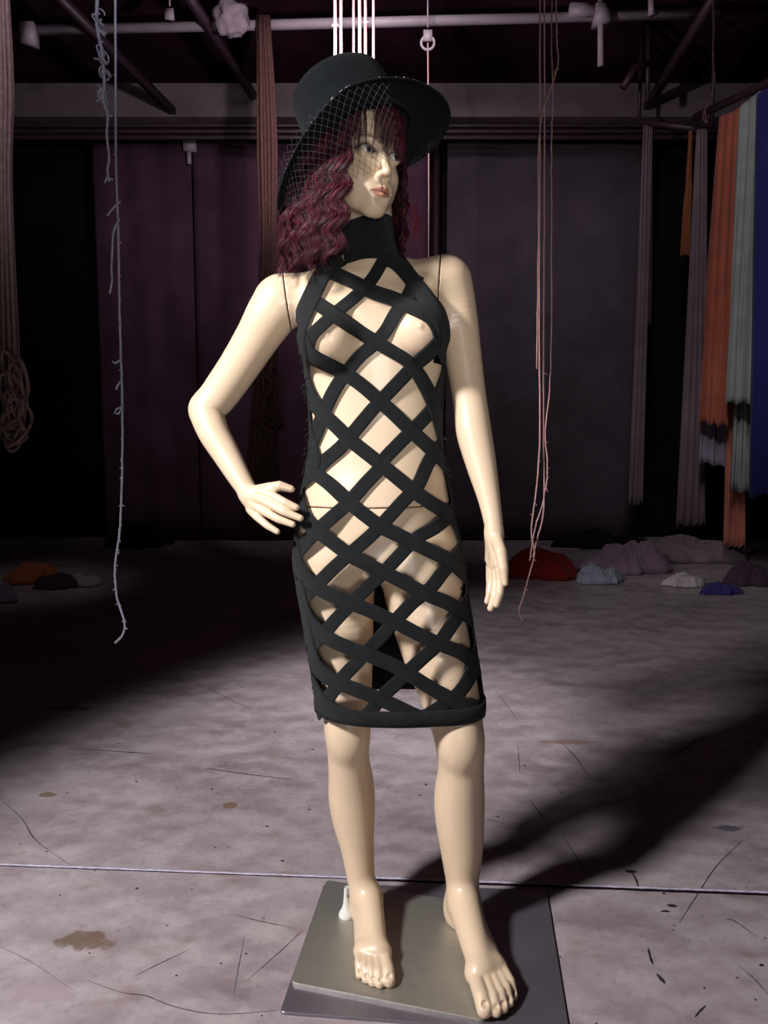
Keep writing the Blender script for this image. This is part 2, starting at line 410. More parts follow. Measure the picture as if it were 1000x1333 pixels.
def piece_upper(p):
    f = f_full_upper(p)
    hi = p[:, 2] > zA; f = np.where(hi, np.maximum(f, np.maximum(plL(p), plR(p))+GAP), f)
    f = np.maximum(f, GAP*.9-waist(p)); return np.maximum(f, p[:, 2]-zN)
def piece_lower(p): return np.maximum(f_body(p), waist(p)+GAP*.9)
# head ----------------------------------------------------------------
YAW = math.radians(34); TILT = math.radians(3)
HR = (Matrix.Rotation(YAW, 3, 'Z') @ Matrix.Rotation(TILT, 3, 'X') @ Matrix.Rotation(math.radians(3), 3, 'Y'))
EM = P(498.5, 199, 1.452)                         # between the eyes
HC = EM - HR @ Vector((0, -.083, 0))
HRn = np.array(HR); HCn = np.array(HC)
def H(v): return HC + HR @ Vector(v)
def loc(p): return (p-HCn)@HRn
EYE = (.0305, -.0705, 0)
def f_headl(q):  # local head shape
    x = np.abs(q[:, 0]); qm = q.copy(); qm[:, 0] = x
    f = ell(q, (0, .016, .030), (.072, .092, .080))
    f = smin(f, ell(q, (0, -.022, -.018), (.052, .060, .069)), .03)
    f = smin(f, cone(qm, (.039, .000, -.050), (.008, -.060, -.092), .013, .013), .034)    # jaw
    f = smin(f, ell(qm, (.024, -.050, -.056), (.024, .026, .030)), .022)                 # cheek fullness
    f = smin(f, ell(q, (0, -.069, -.093), (.017, .016, .015)), .020)                      # chin
    f = smin(f, cone(qm, (.047, -.038, -.026), (.035, -.058, -.034), .013, .012), .022)   # cheek bones
    f = smin(f, ell(q, (0, -.052, .048), (.050, .030, .034)), .025)                       # forehead
    f = smax(f, -ell(qm, (.031, -.098, .001), (.020, .0125, .0120)), .014)                 # sockets
    f = smin(f, cone(qm, (.010, -.079, .0185), (.040, -.068, .0215), .005, .004), .010)   # brow
    lid = ell(qm, EYE, (.0150, .0150, .0132)); f = smin(f, lid, .005)
    f = smin(f, cone(q, (0, -.080, .008), (0, -.0995, -.033), .0055, .0072), .010)          # nose
    f = smin(f, ell(q, (0, -.1015, -.0375), (.0080, .0090, .0072)), .007)
    f = smin(f, ell(qm, (.0092, -.0925, -.0405), (.0054, .0078, .0056)), .006)
    f = smax(f, -ell(qm, (.0055, -.0950, -.0475), (.0028, .0044, .0030)), .003)
    f = smin(f, ell(q, (0, -.078, -.066), (.022, .010, .017)), .022)                      # mouth mound
    f = smin(f, cone(qm, (.0045, -.0905, -.0635), (.0185, -.0815, -.0690), .0040, .0018), .004)   # upper lip
    f = smin(f, cone(qm, (.0000, -.0895, -.0745), (.0165, -.0812, -.0705), .0050, .0018), .004)   # lower lip
    f = smax(f, -cone(qm, (0, -.0975, -.0690), (.0200, -.0865, -.0700), .0026, .0016), .002)
    f = smax(f, -ell(q, (0, -.094, -.0845), (.012, .006, .004)), .008)
    f = smin(f, ell(qm, (.073, .010, -.01), (.006, .014, .026)), .008)                      # ears under the hair
    # eye opening (almond)
    a = qm-np.array([.0305, -.088, .0005]); a2 = a.copy(); a2[:, 2] = a[:, 2]-.10*a[:, 0]
    f = smax(f, -ell(a2, (0, 0, 0), (.0152, .024, .0070)), .0012)
    # hollow behind the opening is filled by the eyeballs
    return f
nkt, nkb = loc(np.array([B3(P(478, 262, 1.56))]))[0], loc(np.array([B3(P(481, 320, 1.575))]))[0]
def f_head(p):
    q = loc(p); f = f_headl(q)
    f = smin(f, cone(q, nkt+[0, .004, .02], nkb, .046, .050), .016)
    return np.maximum(f, zN+.0-p[:, 2])
# build -----------------------------------------------------------------
man = empty('mannequin', (0.06, 1.54, PT), 'glossy beige female mannequin, hand on hip, standing barefoot on steel plates', 'mannequin')
V, Q = surface(piece_upper, (-.235, 1.40, zW-.03), (.175, 1.72, zN+.01), .0030); mesh_np('upper_body', V, Q, M['skin'], man)
V, Q = surface(piece_lower, (-.20, 1.22, 0), (.26, 1.72, zW+.03), .0030); mesh_np('lower_body', V, Q, M['skin'], man)
V, Q = surface(piece_armL, (-.43, 1.38, .84), (-.12, 1.70, 1.42), .0021)
aL = mesh_np('arm', V, Q, M['skin'], man); aL['label'] = 'bent arm with its hand on the hip'
V, Q = surface(piece_armR, (.07, 1.34, .66), (.26, 1.66, 1.43), .0021)
aR = mesh_np('arm', V, Q, M['skin'], man); aR['label'] = 'straight arm hanging down'
V, Q = surface(f_head, (HC.x-.12, HC.y-.13, zN-.01), (HC.x+.12, HC.y+.13, HC.z+.13), .0013)
hd = mesh_np('head', V, Q, M['face'], man)
q = loc(V); x = np.abs(q[:, 0]); base = np.array(srgb(225, 200, 172)[:3]); col = np.tile(base, (len(V), 1))
def paint(mask, c): 
    global col
    mask = np.clip(mask, 0, 1)[:, None]; col = col*(1-mask)+np.array(srgb(*c)[:3])*mask
def ss(v, a, b): t = np.clip((v-a)/(b-a), 0, 1); return t*t*(3-2*t)
front = q[:, 1] < -.05
# lips
dl = np.sqrt((x/.0215)**2+((q[:, 2]+.0695+.0015*(x/.02))/.0092)**2); cup = ss(np.abs(x), .0, .006)*.0012
paint((1-ss(dl, .86, 1.02))*front*(q[:, 2]+.0605-cup < 0.001), (196, 138, 118))
paint((1-ss(np.abs(q[:, 2]+.0697), .0004, .0016))*(x < .018)*front, (120, 66, 58))
# eyelids: dark liner round the opening and soft shadow above
ex, ez = (x-.0305)/.0152, (q[:, 2]-.0005-.10*(x-.0305))/.0070; de = np.sqrt(ex**2+ez**2)
paint((1-ss(de, 1.15, 1.9))*.45*front*(ez > -.2), (120, 96, 86))
paint((1-ss(de, 1.02, 1.32))*front*(ez > -.1), (46, 36, 36)); paint((1-ss(de, 1.0, 1.2))*front*.5, (110, 84, 76))
# brow line
bz = .0200+.0035*np.sin(np.clip((x-.012)/.034, 0, 1)*math.pi*.8)
paint((1-ss(np.abs(q[:, 2]-bz), .0008, .0024))*ss(x, .012, .016)*(1-ss(x, .042, .047))*front*.75, (104, 72, 62))
paint((1-ss(np.sqrt(((x-.045)/.022)**2+((q[:, 2]+.04)/.02)**2), .2, 1))*.18*front, (214, 150, 122))
at = hd.data.color_attributes.new('paint', 'FLOAT_COLOR', 'POINT')
at.data.foreach_set('color', np.concatenate([col, np.ones((len(V), 1))], 1).astype(np.float32).ravel())
def disc_cap(c, r, n, a0, a1, mt, name, par):
    """spherical zone round direction n from angle a0 to a1"""
    n = Vector(n).normalized(); u = n.orthogonal().normalized(); v = n.cross(u); mb = MB(); rows = []
    for i in range(9):
        a = a0+(a1-a0)*i/8
        rows.append([c+(n*math.cos(a)+(u*math.cos(t)+v*math.sin(t))*math.sin(a))*r for t in [2*math.pi*k/28 for k in range(28)]])
    mb.grid(rows, True); return mb.build(name, mt, par)
for s in (-1, 1):
    c = H((s*.0305, -.0705, 0)); gz = (HR @ Vector((.10, -1, -.02)))
    e = disc_cap(c, .0128, gz, .47, 3.14, M['eyewhite'], 'eyeball', man)
    disc_cap(c, .0129, gz, .19, .47, M['iris'], 'iris', e).location = (0, 0, 0)
    disc_cap(c, .0129, gz, 0.0, .19, M['pupil'], 'pupil', e).location = (0, 0, 0)
# stand: two plates and the calf-rod socket
def plate(name, quad, z0, z1, mt, par=None, rad=.012):
    quad = [Vector((q_[0], q_[1], 0)) for q_ in quad]; out = []
    for i, c in enumerate(quad):
        a = (quad[i-1]-c).normalized(); b = (quad[(i+1) % 4]-c).normalized()
        for k in range(7):
            t = k/6; p0, p1 = c+a*rad, c+b*rad; out.append(p0*(1-t)**2+c*2*t*(1-t)+p1*t*t)
    mb = MB(); n = len(out); cen = sum(out, Vector())/n; e = .0012
    ring = lambda z, s: [(cen+(p-cen)*s)+Vector((0, 0, z)) for p in out]
    mb.grid([ring(z0, 1), ring(z1-e, 1), ring(z1, 1-.004)], True)
    mb.f.append(tuple(range(2*n, 3*n))); mb.f.append(tuple(range(n))[::-1])
    return mb.build(name, mt, par, False)
c0, c1, c2_ = G(425, 1145, PT), G(632, 1178, PT), G(378, 1278, PT); c3 = c1+(c2_-c0)
st = plate('stand_plate', [c0, c1, c3, c2_], .0062, .0128, M['steel']); tag(st, 'brushed steel stand plate directly under the mannequin feet', 'stand')
g0, g1, g2, g3 = G(422, 1150, .006), G(712, 1158, .006), G(742, 1345, .006), G(364, 1317, .006)
st2 = plate('base_plate', [g0, g1, g2, g3], .0, .0060, M['darkglass'], None, .01); tag(st2, 'large dark glossy plate lying on the floor beneath the steel one', 'base plate')
sk = P(451, 1192, G(451, 1192, PT).y)
peg = empty('support_socket', (sk.x, sk.y, PT), 'small white bell-shaped support socket on the steel plate behind the ankle', 'socket')
mb = MB(); prof = [(.0165, 0), (.0168, .004), (.015, .009), (.0095, .018), (.0065, .03), (.005, .05), (.0045, .066)]
mb.grid([[Vector((sk.x+r*math.cos(t), sk.y+r*math.sin(t), PT+z)) for t in [2*math.pi*k/24 for k in range(24)]] for r, z in prof], True)
mb.build('bell', M['white_plastic'], peg)
mb = MB(); mb.tube([(sk.x, sk.y, PT+.04), (sk.x+.022, sk.y-.02, PT+.095)], .0035, 10); mb.build('rod', M['steel'], peg)
# ------------------------------------------------------------------ dress
LS = section_loft([(560, 408, 572, .078, 1.565), (600, 405, 575, .082, 1.56), (640, 397, 583, .092, 1.557), (700, 389, 590, .105, 1.55), (750, 391, 596, .110, 1.545), (800, 399, 605, .112, 1.542),
    (850, 406, 611, .112, 1.54), (900, 414, 616, .110, 1.54), (945, 422, 622, .108, 1.54), (975, 424, 624, .108, 1.54)], 2.4)
zH = P(500, 943, 1.43).z; zS = P(500, 625, 1.47).z
def f_dress(p):
    t = masked(p, p[:, 2] > .60, f_torso)-.0035
    s = LS(p); lo_ = p[:, 2] < zS
    if lo_.any():
        s = s.copy(); s[lo_] = smin(s[lo_], np.minimum(chain(p[lo_], legL), chain(p[lo_], legR))-.004, .03)
    s = smax(s, p[:, 2]-zS, .03); s = smax(s, (zH-.03)-p[:, 2], .001)
    return smin(t, s, .012)
V, Q = surface(f_dress, (-.26, 1.33, zH-.04), (.26, 1.74, 1.50), .0055)
DV, DQ = V, Q
bvh = BVHTree.FromPolygons([Vector(v) for v in V], [tuple(int(i) for i in q_) for q_ in Q])
O = Vector((0, 0, CZ))
def hit(px, py):
    for k in range(16):
        x_ = px + (490-px)/max(abs(490-px), 1)*k*1.5
        d = (P(x_, py, 1.5)-O).normalized(); h_, n_, i_, _ = bvh.ray_cast(O, d)
        if h_ is not None and h_.y < 1.66: return h_, (n_ if n_.dot(d) < 0 else -n_)
    return None, None
dress = empty('strap_dress', (P(500, 930, 1.54).x, 1.54, zH), 'black sleeveless cage dress of crossing elastic straps worn by the mannequin', 'dress')
def ribbon(name, pts, width, off, thick=.0012, par=dress, mt=None, widths=None):
    pts = [tuple(q_[:2]) for q_ in pts]
    if name == 'strap':
        for a_, b_, at_ in ((pts[1], pts[0], 0), (pts[-2], pts[-1], len(pts))):
            d_ = np.array(b_)-np.array(a_); d_ = d_/np.linalg.norm(d_); e_ = np.array(b_)+d_*14
            if b_[1] > 360 or at_: pts = ([tuple(e_)]+pts) if at_ == 0 else (pts+[tuple(e_)])
        pts = [(x_, min(y_, 933)) for x_, y_ in pts]
    path = spline(pts, 8); rows_o = []; rows_i = []; N = len(path)
    for i, c in enumerate(path):
        t = path[min(i+1, N-1)]-path[max(i-1, 0)]; t = t[:2]/max(np.linalg.norm(t[:2]), 1e-6); n = np.array([-t[1], t[0]])
        wd = width if len(c) < 3 else c[2]
        ro, ri = [], []
        for k in range(7):
            q_ = c[:2]+n*wd*(k/6-.5); h_, nn = hit(*q_)
            if h_ is None: break
            ro.append(h_+nn*(off+thick)); ri.append(h_+nn*(off-.0002))
        if len(ro) < 7: continue
        rows_o.append(ro); rows_i.append(ri)
    if len(rows_o) < 2: print('ribbon empty', name, pts[0]); return None
    # light smoothing along the strap
    def sm(R):
        R = [list(r) for r in R]
        for _ in range(3):
            R = [[(R[max(i-1, 0)][k]+R[i][k]*2+R[min(i+1, len(R)-1)][k])/4 for k in range(7)] for i in range(len(R))]
        return R
    rows_o, rows_i = sm(rows_o), sm(rows_i)
    mb = MB(); rows = [o_+i_[::-1] for o_, i_ in zip(rows_o, rows_i)]; mb.grid(rows, True)
    m = 14; mb.f.append(tuple(range(m))[::-1]); mb.f.append(tuple((len(rows)-1)*m+k for k in range(m)))
    o = mb.build(name, mt or M['black'], par); 
    return o
c2p = lambda L: [(370+x_/3.7037, 280+y_/3.7037) for x_, y_ in L]
c3p = lambda L: [(370+x_/3.5714, 600+y_/3.5714) for x_, y_ in L]
FA = [c2p([(215, 275), (330, 322), (420, 372), (520, 405), (600, 440), (690, 485), (740, 545), (765, 640)]),
      c2p([(155, 425), (250, 492), (340, 550), (430, 605), (520, 655), (600, 705), (650, 775), (705, 880), (745, 990), (770, 1080)]),
      c2p([(95, 600), (125, 665), (190, 705), (280, 752), (370, 815), (460, 895), (540, 970), (610, 1040), (690, 1115), (770, 1190), (800, 1225)]),
      c2p([(90, 760), (120, 850), (180, 945), (250, 1015), (320, 1085), (400, 1150), (480, 1215)])+c3p([(530, 85), (610, 150), (700, 210), (780, 262), (810, 300)]),
      c2p([(85, 900), (110, 1040), (150, 1180)])+c3p([(130, 40), (210, 105), (300, 190), (380, 255), (460, 312), (560, 360), (660, 412), (760, 460), (830, 520)]),
      c3p([(65, 170), (90, 255), (150, 318), (230, 380), (310, 440), (400, 487), (480, 525), (570, 572), (660, 620), (760, 662), (850, 720)]),
      c3p([(40, 380), (60, 470), (110, 550), (200, 612), (300, 655), (400, 695), (520, 750), (620, 803), (720, 850), (820, 892), (895, 950)]),
      c3p([(70, 600), (95, 700), (150, 778), (230, 835), (330, 877), (430, 915), (530, 960), (620, 1015), (700, 1065), (790, 1110), (880, 1150)]),
      c3p([(100, 780), (125, 890), (165, 970), (240, 1022), (340, 1062), (440, 1102), (530, 1142), (620, 1185)]),
      c3p([(135, 1050), (170, 1110), (220, 1150), (300, 1185)])]
FB = [c2p([(475, 225), (425, 310), (350, 390), (270, 455), (200, 518), (135, 585), (112, 670)]),
      c2p([(625, 335), (595, 400), (540, 475), (490, 560), (430, 625), (370, 675), (310, 745), (255, 825), (212, 910), (165, 1030), (120, 1140)]),
      c2p([(765, 590), (705, 655), (630, 722), (560, 795), (480, 880), (420, 945), (350, 1030), (280, 1115), (200, 1185), (130, 1250)])+c3p([(60, 110)]),
      c2p([(775, 800), (730, 910), (650, 1005), (565, 1090), (480, 1180)])+c3p([(450, 30), (380, 105), (300, 195), (225, 262), (150, 330), (75, 410)]),
      c2p([(785, 1080), (700, 1180)])+c3p([(620, 115), (550, 190), (460, 290), (395, 355), (320, 420), (235, 495), (165, 565), (90, 640)]),
      c3p([(800, 215), (715, 300), (610, 362), (535, 440), (465, 515), (380, 595), (310, 665), (240, 740), (185, 805), (130, 860)]),
      c3p([(815, 430), (745, 505), (680, 590), (600, 655), (530, 728), (470, 795), (405, 865), (335, 940), (275, 1005), (215, 1090), (170, 1150)]),
      c3p([(850, 660), (785, 750), (720, 845), (655, 905), (590, 965), (520, 1035), (455, 1095), (400, 1165)]),
      c3p([(905, 880), (862, 1000), (800, 1090), (690, 1165)])]
for i, L in enumerate(FB): ribbon('strap', L, 18.0 if i else 16, .0012)
for i, L in enumerate(FA): ribbon('strap', L, 18.5, .0026)
ribbon('halter_strap', c2p([(290, 205), (205, 265), (150, 370), (100, 480), (70, 580), (80, 680), (95, 800)]), 22, .0038)
ribbon('halter_strap', c2p([(440, 215), (530, 225), (620, 320), (690, 420), (755, 510), (780, 600), (785, 720)]), 21, .0038)
# hem band all round the skirt
cx, ax, bx, cy = [float(np.interp(zH+.012, LS.zz, t)) for t in LS.tab]
mb = MB(); rows = []
prof = [(0, .001), (.0, .0045), (.015, .0055), (.032, .0045), (.032, .001)]
for dz, of in prof+[prof[0]]:
    row = []
    for k in range(96):
        t = 2*math.pi*k/96; d = Vector((math.cos(t), math.sin(t), 0)); o_ = Vector((cx, cy, zH-.008+.016))+d*.5
        h_ = bvh.ray_cast(o_, -d)[0]; rr = (h_-Vector((cx, cy, h_.z))).length
        row.append((rr, t))
    rr = np.array([r_[0] for r_ in row]); 
    for _ in range(4): rr = (np.roll(rr, 1)+2*rr+np.roll(rr, -1))/4
    rows.append([Vector((cx+(rr[k]+of)*math.cos(2*math.pi*k/96), cy+(rr[k]+of)*math.sin(2*math.pi*k/96), zH-.006+dz)) for k in range(96)])
mb.grid(rows, True); mb.build('hem', M['black'], dress)
# back panel: the rear half of the dress surface
cz_ = DV[DQ].mean(1); cxs, as_, bs_, cys = [np.interp(cz_[:, 2], LS.zz, t) for t in LS.tab]
up = cz_[:, 2] > zS
lt = [np.interp(cz_[:, 2], LT.zz, t) for t in LT.tab]
cxx = np.where(up, lt[0], cxs); aa = np.where(up, lt[1], as_); bb = np.where(up, lt[2], bs_); cyy = np.where(up, lt[3], cys)
ztop = P(480, 425, 1.6).z
keep = ((cz_[:, 1]-cyy) > -.28*bb) & (cz_[:, 2] < ztop) & (cz_[:, 2] > zH)
used = np.unique(DQ[keep]); mp_ = -np.ones(len(DV), int); mp_[used] = np.arange(len(used))
bp_ = mesh_np('back_panel', DV[used], mp_[DQ[keep]], M['black'], dress)
so = bp_.modifiers.new('solid', 'SOLIDIFY'); so.thickness = .0025; so.offset = 1
# frayed threads along both sides
mb = MB()
for i in range(150):
    s = random.choice((-1, 1)); z = random.uniform(zH+.02, ztop)
    tab, zz = (LT.tab, LT.zz) if z > zS else (LS.tab, LS.zz)
    c_, a_, b_, y_ = [float(np.interp(z, zz, t)) for t in tab]
    if z > zS: a_ += .006
    p0 = Vector((c_+s*(a_+.001), y_-.02+random.uniform(-.012, .02), z)); L_ = random.uniform(.003, .010)
    d = Vector((s*random.uniform(.5, 1), random.uniform(-.5, .2), random.uniform(-1, .6)))*L_
    mb.tube([p0-d*.3, p0+d*.6, p0+d+Vector((0, 0, -.3*L_))], [.0016, .0011, .0004], 4)
tag(mb.build('frayed_edge', M['black'], dress), kind='stuff')
# collar
mb = MB(); rows = []
cs = [(289, 477, 31.5, 1.562), (291, 477, 34.2, 1.562), (305, 479, 34.5, 1.566), (322, 482, 36, 1.572), (336, 485, 39, 1.576), (345, 486, 43, 1.578), (345, 486, 39, 1.578)]
for py, px, r, Y in cs:
    c, rm = PR(px, py, Y, r); c = Vector(c)
    rows.append([c+Vector((rm*math.cos(t), rm*1.02*math.sin(t), .010*math.cos(t)*(0 if py > 300 else 1) - (.010*math.cos(t*1)**2 if py > 340 else 0))) for t in [2*math.pi*k/64 for k in range(64)]])
mb.grid(rows, True); mb.build('collar', M['black'], dress)
# ------------------------------------------------------------------ wig
wig = empty('wig', tuple(H((0, .01, .10))), 'shoulder-length wavy burgundy wig with a fringe on the mannequin head', 'wig')
def skullr(phi):      # phi measured from the face direction, + to the image right
    return 1/math.sqrt((math.sin(phi)/.081)**2+(math.cos(phi)/.101)**2)
def hair_pt(phi, z, dr, wob=0.0):
    """local point at angle phi, height z"""
    k = 1.0 if z < .05 else math.sqrt(max(0, 1-((z-.05)/.075)**2))
    r = skullr(phi)*k+dr
    return Vector((math.sin(phi+wob)*r, .014-math.cos(phi+wob)*r, z))
def bell(z, phi):     # outward flare of the bob
    t = max(0, (.05-z)/.25); side = abs(math.sin(phi))
    fl = .036*math.sin(min(1, t*1.15)*math.pi*.52)+.010*t
    if math.cos(phi) > 0: fl *= (.55+.45*side)
    return fl*(1.0 if phi < 0 else .42)
op = math.radians(47); opL = math.radians(37)
def strand(phi, lay, zend, jit, ph, amp):
    pts = []; n = 34; z0 = .118
    for i in range(n):
        t = i/(n-1); z = z0+(zend-z0)*t**1.0
        tt = max(0, (.05-z)/.25)
        A = amp*min(1, tt*2.2); w1 = math.sin(z*2*math.pi/.052+ph); w2 = math.cos(z*2*math.pi/.052+ph)
        dphi = A*w1*9+jit*(1-t*.3)
        dr = .004+bell(z, phi)*lay+A*w2*.55*1.0
        ff = phi+dphi
        # strands that frame the face swing clear of it
        pts.append(H(hair_pt(ff, z, dr)))
    return pts
Vs, Fs = [], []
HM = []
def add_tubes(mb, pts, r):
    HM.extend([random.choice((0, 0, 1, 1, 2))]*((len(pts)-1)*3+2))
    n = len(pts); rs = [r*(.9 if i < n*.7 else .9-.65*(i-n*.7)/(n*.3)) for i in range(n)]; mb.tube(pts, rs, 3)
mb = MB()
ncl = 230
for c in range(ncl):
    u = random.random(); phi = op+(2*math.pi-op-opL)*u
    if phi > math.pi: phi -= 2*math.pi
    ph = 2.2*math.sin(phi*2.3)+random.gauss(0, .55); zend = -.185+random.gauss(0, .014)
    if phi > 0: zend = -.150+random.gauss(0, .016)
    lay = random.uniform(.72, 1.06); amp = random.uniform(.006, .0115)
    for k in range(15):
        g = random.gauss(0, 1)
        add_tubes(mb, strand(phi+g*.018, lay+random.gauss(0, .035), zend+random.gauss(0, .008), random.gauss(0, .035), ph+random.gauss(0, .18), amp*random.uniform(.85, 1.15)), random.uniform(.00055, .0009))
for c in range(140):      # loose flyaway hairs
    phi = random.uniform(op, 2*math.pi-op); phi = phi-2*math.pi if phi > math.pi else phi
    add_tubes(mb, strand(phi, random.uniform(1.0, 1.25), -.18+random.gauss(0, .03) if phi < 0 else -.14, random.gauss(0, .06), random.uniform(0, 6), .012), .0004)
HMATS = [M['hair'], mat('burgundy_hair_deep', srgb(52, 18, 30), .5, .4), mat('burgundy_hair_warm', srgb(112, 40, 54), .42, .45)]
mesh('long_hair', mb.v, mb.f, HMATS, wig, True, HM); HM = []
# inner volume so the locks have depth
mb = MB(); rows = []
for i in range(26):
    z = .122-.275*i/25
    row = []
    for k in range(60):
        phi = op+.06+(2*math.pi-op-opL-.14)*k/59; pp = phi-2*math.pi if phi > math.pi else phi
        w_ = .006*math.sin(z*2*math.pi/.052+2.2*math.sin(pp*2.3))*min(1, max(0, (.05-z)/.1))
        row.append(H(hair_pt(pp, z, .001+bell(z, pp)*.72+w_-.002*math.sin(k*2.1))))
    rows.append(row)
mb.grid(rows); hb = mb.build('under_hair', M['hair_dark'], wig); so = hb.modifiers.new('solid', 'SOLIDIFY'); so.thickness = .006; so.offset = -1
# fringe
mb = MB()
for c in range(46):
    phi = random.uniform(-op-.12, op+.25)
    if -.42 < phi < -.12 and random.random() < .75: continue
    zend = .010+random.gauss(0, .007)+.012*abs(phi+.1)*(-1 if abs(phi) > .5 else 0)
    if phi > .2: zend -= .004
    for k in range(12):
        p_ = phi+random.gauss(0, .03); n = 14; pts = []; ze = zend+random.gauss(0, .004); sw = random.gauss(.04, .05)
        for i in range(n):
            t = i/(n-1); z = .105+(ze-.105)*t
            pts.append(H(hair_pt(p_*(1-.06*t)+sw*t, z, .002+.007*math.sin(t*2.2))))
        add_tubes(mb, pts, .0005)
mesh('fringe', mb.v, mb.f, HMATS, wig, True, HM)
# tips on the far side of the neck, red light put into their colour
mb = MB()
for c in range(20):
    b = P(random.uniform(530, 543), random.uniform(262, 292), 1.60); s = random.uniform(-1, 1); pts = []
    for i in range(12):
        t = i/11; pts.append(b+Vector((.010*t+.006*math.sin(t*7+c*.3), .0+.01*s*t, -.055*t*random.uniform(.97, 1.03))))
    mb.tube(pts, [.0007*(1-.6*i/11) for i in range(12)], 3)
mb.build('loose_lock', M['hair_red_lit'], wig)
# ------------------------------------------------------------------ hat
HX = Vector((.32, .0, .118)).normalized()                # to the image right, tipped up
HF = Vector((.02, -1, .10)); HF = (HF-HX*HF.dot(HX)).normalized()      # forwards
HU = HX.cross(-HF).normalized(); HU = HU if HU.z > 0 else -HU
HO = P(470, 181, 1.530)
hat = empty('brimmed_hat', tuple(HO), 'black felt hat with tall flat crown and wide drooping brim on the wig', 'hat')
def brim_pt(t, u, dz=0):
    """t angle (0 = right, pi/2 = front), u 0 at the band, 1 at the edge"""
    ri, ro = (.083, .101), (.172, .172)
    a = ri[0]+(ro[0]-ri[0])*u; b = ri[1]+(ro[1]-ri[1])*u
    left = max(0, -math.cos(t)); right = max(0, math.cos(t)); fr = max(0, math.sin(t)); bk = max(0, -math.sin(t))
    droop = -(.074*left**1.5+.022*right**2+.02*bk)*u**1.6+.016*u*(1-u)*4*.6*1+.010*fr**2*u
    return HO+HX*(a*math.cos(t)*(1+.13*left*u))+HF*(b*math.sin(t))+HU*(droop+dz)
mb = MB(); T = [2*math.pi*k/120 for k in range(120)]
mb.grid([[brim_pt(t, u/14) for t in T] for u in range(15)], True)
ob = mb.build('brim', M['felt'], hat); so = ob.modifiers.new('solid', 'SOLIDIFY'); so.thickness = .003; so.offset = 1
CPROF = [(-.004, 1.16), (.0, 1.16), (.03, 1.13), (.07, 1.09), (.092, 1.06), (.102, 1.02), (.108, .94), (.110, .8), (.110, .4), (.1095, .02)]
def crown_pt(h_, s_, t, out=0.0):
    return HO+Vector((-.10, .02, 0))*max(0, h_)+HX*((.085*s_+out)*math.cos(t))+HF*((.103*s_+out)*math.sin(t))+HU*(h_*.98)
mb = MB(); rows = []
for h_, s_ in CPROF: rows.append([crown_pt(h_, s_, t) for t in T])
mb.grid(rows, True); ob = mb.build('crown', M['felt'], hat); so = ob.modifiers.new('solid', 'SOLIDIFY'); so.thickness = .003; so.offset = -1
mb = MB()
rows = [[crown_pt(h_, 1.16-h_, t, .0015) for t in T] for h_ in (.002, .028)]
mb.grid(rows, True); mb.build('hat_band', M['black'], hat)
mb = MB(); mb.tube([brim_pt(t, 1.0, .0015) for t in T]+[brim_pt(T[0], 1.0, .0015)], .0022, 6); mb.build('brim_binding', M['felt'], hat)
# veil: diamond net from the brim edge down over the face
veil_out = spline([(366, 262), (362, 240), (367, 207), (382, 175), (409, 146), (440, 124), (475, 110), (508, 108)], 6)
veil_in = spline([(398, 300), (405, 285), (418, 262), (440, 246), (462, 232), (486, 224), (506, 212), (524, 196)], 6)
def outer_Y(px, py):
    best = min((( (px-500-0)-(brim_pt(t, 1)[0]/AD(brim_pt(t, 1))*F))**2, t) for t in [math.pi*(.25+.85*k/40) for k in range(41)])
    return brim_pt(best[1], 1).y
NV = len(veil_out)
def veil_pt(u, v):
    """u along the edge 0..1, v 0 at brim edge .. 1 lower hem"""
    i = min(u*(NV-1), NV-1.001); k = int(i); f_ = i-k
    o_ = veil_out[k]*(1-f_)+veil_out[k+1]*f_; n_ = veil_in[k]*(1-f_)+veil_in[k+1]*f_
    Yo = 1.530-.185*math.sin(min(1, u*1.15)*math.pi*.5)-.006; Yi = 1.425-.035*u+.02*(1-u)
    return P(o_[0]*(1-v)+n_[0]*v, o_[1]*(1-v)+n_[1]*v, Yo*(1-v)+Yi*v-.010*math.sin(v*math.pi))
mb = MB(); NL = 22; sl = .36
for s in (-1, 1):
    for k in range(-12, NL+14):
        u0 = k/NL; pts = []
        for i in range(25):
            v = i/24; u_ = u0+s*sl*v
            if 0 <= u_ <= 1: pts.append(veil_pt(u_, v))
        if len(pts) > 2: mb.tube(pts, .00034, 3)
mb.build('veil', M['net'], hat)
mb = MB()
def blob(mb, c, r):
    rows = []
    for i in range(5):
        a = math.pi*(i+.02)/4.04; rows.append([c+Vector((r*math.sin(a)*math.cos(t), r*math.sin(a)*math.sin(t), r*math.cos(a))) for t in [2*math.pi*k/7 for k in range(7)]])
    mb.grid(rows, True)
for k in range(34):
    t = math.pi*random.uniform(.2, 1.05); blob(mb, brim_pt(t, 1.0, .003)+Vector((0, 0, .001)), random.uniform(.0006, .0012))
for k in range(20):
    t = random.uniform(.1, math.pi); blob(mb, crown_pt(.102, 1.02, t, .0015), random.uniform(.0006, .0012))
tag(mb.build('bead_trim', M['bead'], hat), kind='stuff')
mb = MB()
for k in range(26):
    a = P(535+random.uniform(0, 38), 0, 1.56); px = random.uniform(536, 572); py = 213-(px-536)*.85+random.uniform(-4, 4)
    c = P(px, py, 1.54); pts = [c+Vector((.007*math.cos(t+k), .004*math.sin(t*1.3), .006*math.sin(t))) for t in np.linspace(0, 4+random.random()*2, 9)]
    mb.tube(pts, .0005, 3)
mb.build('veil_ruffle', M['net'], hat)
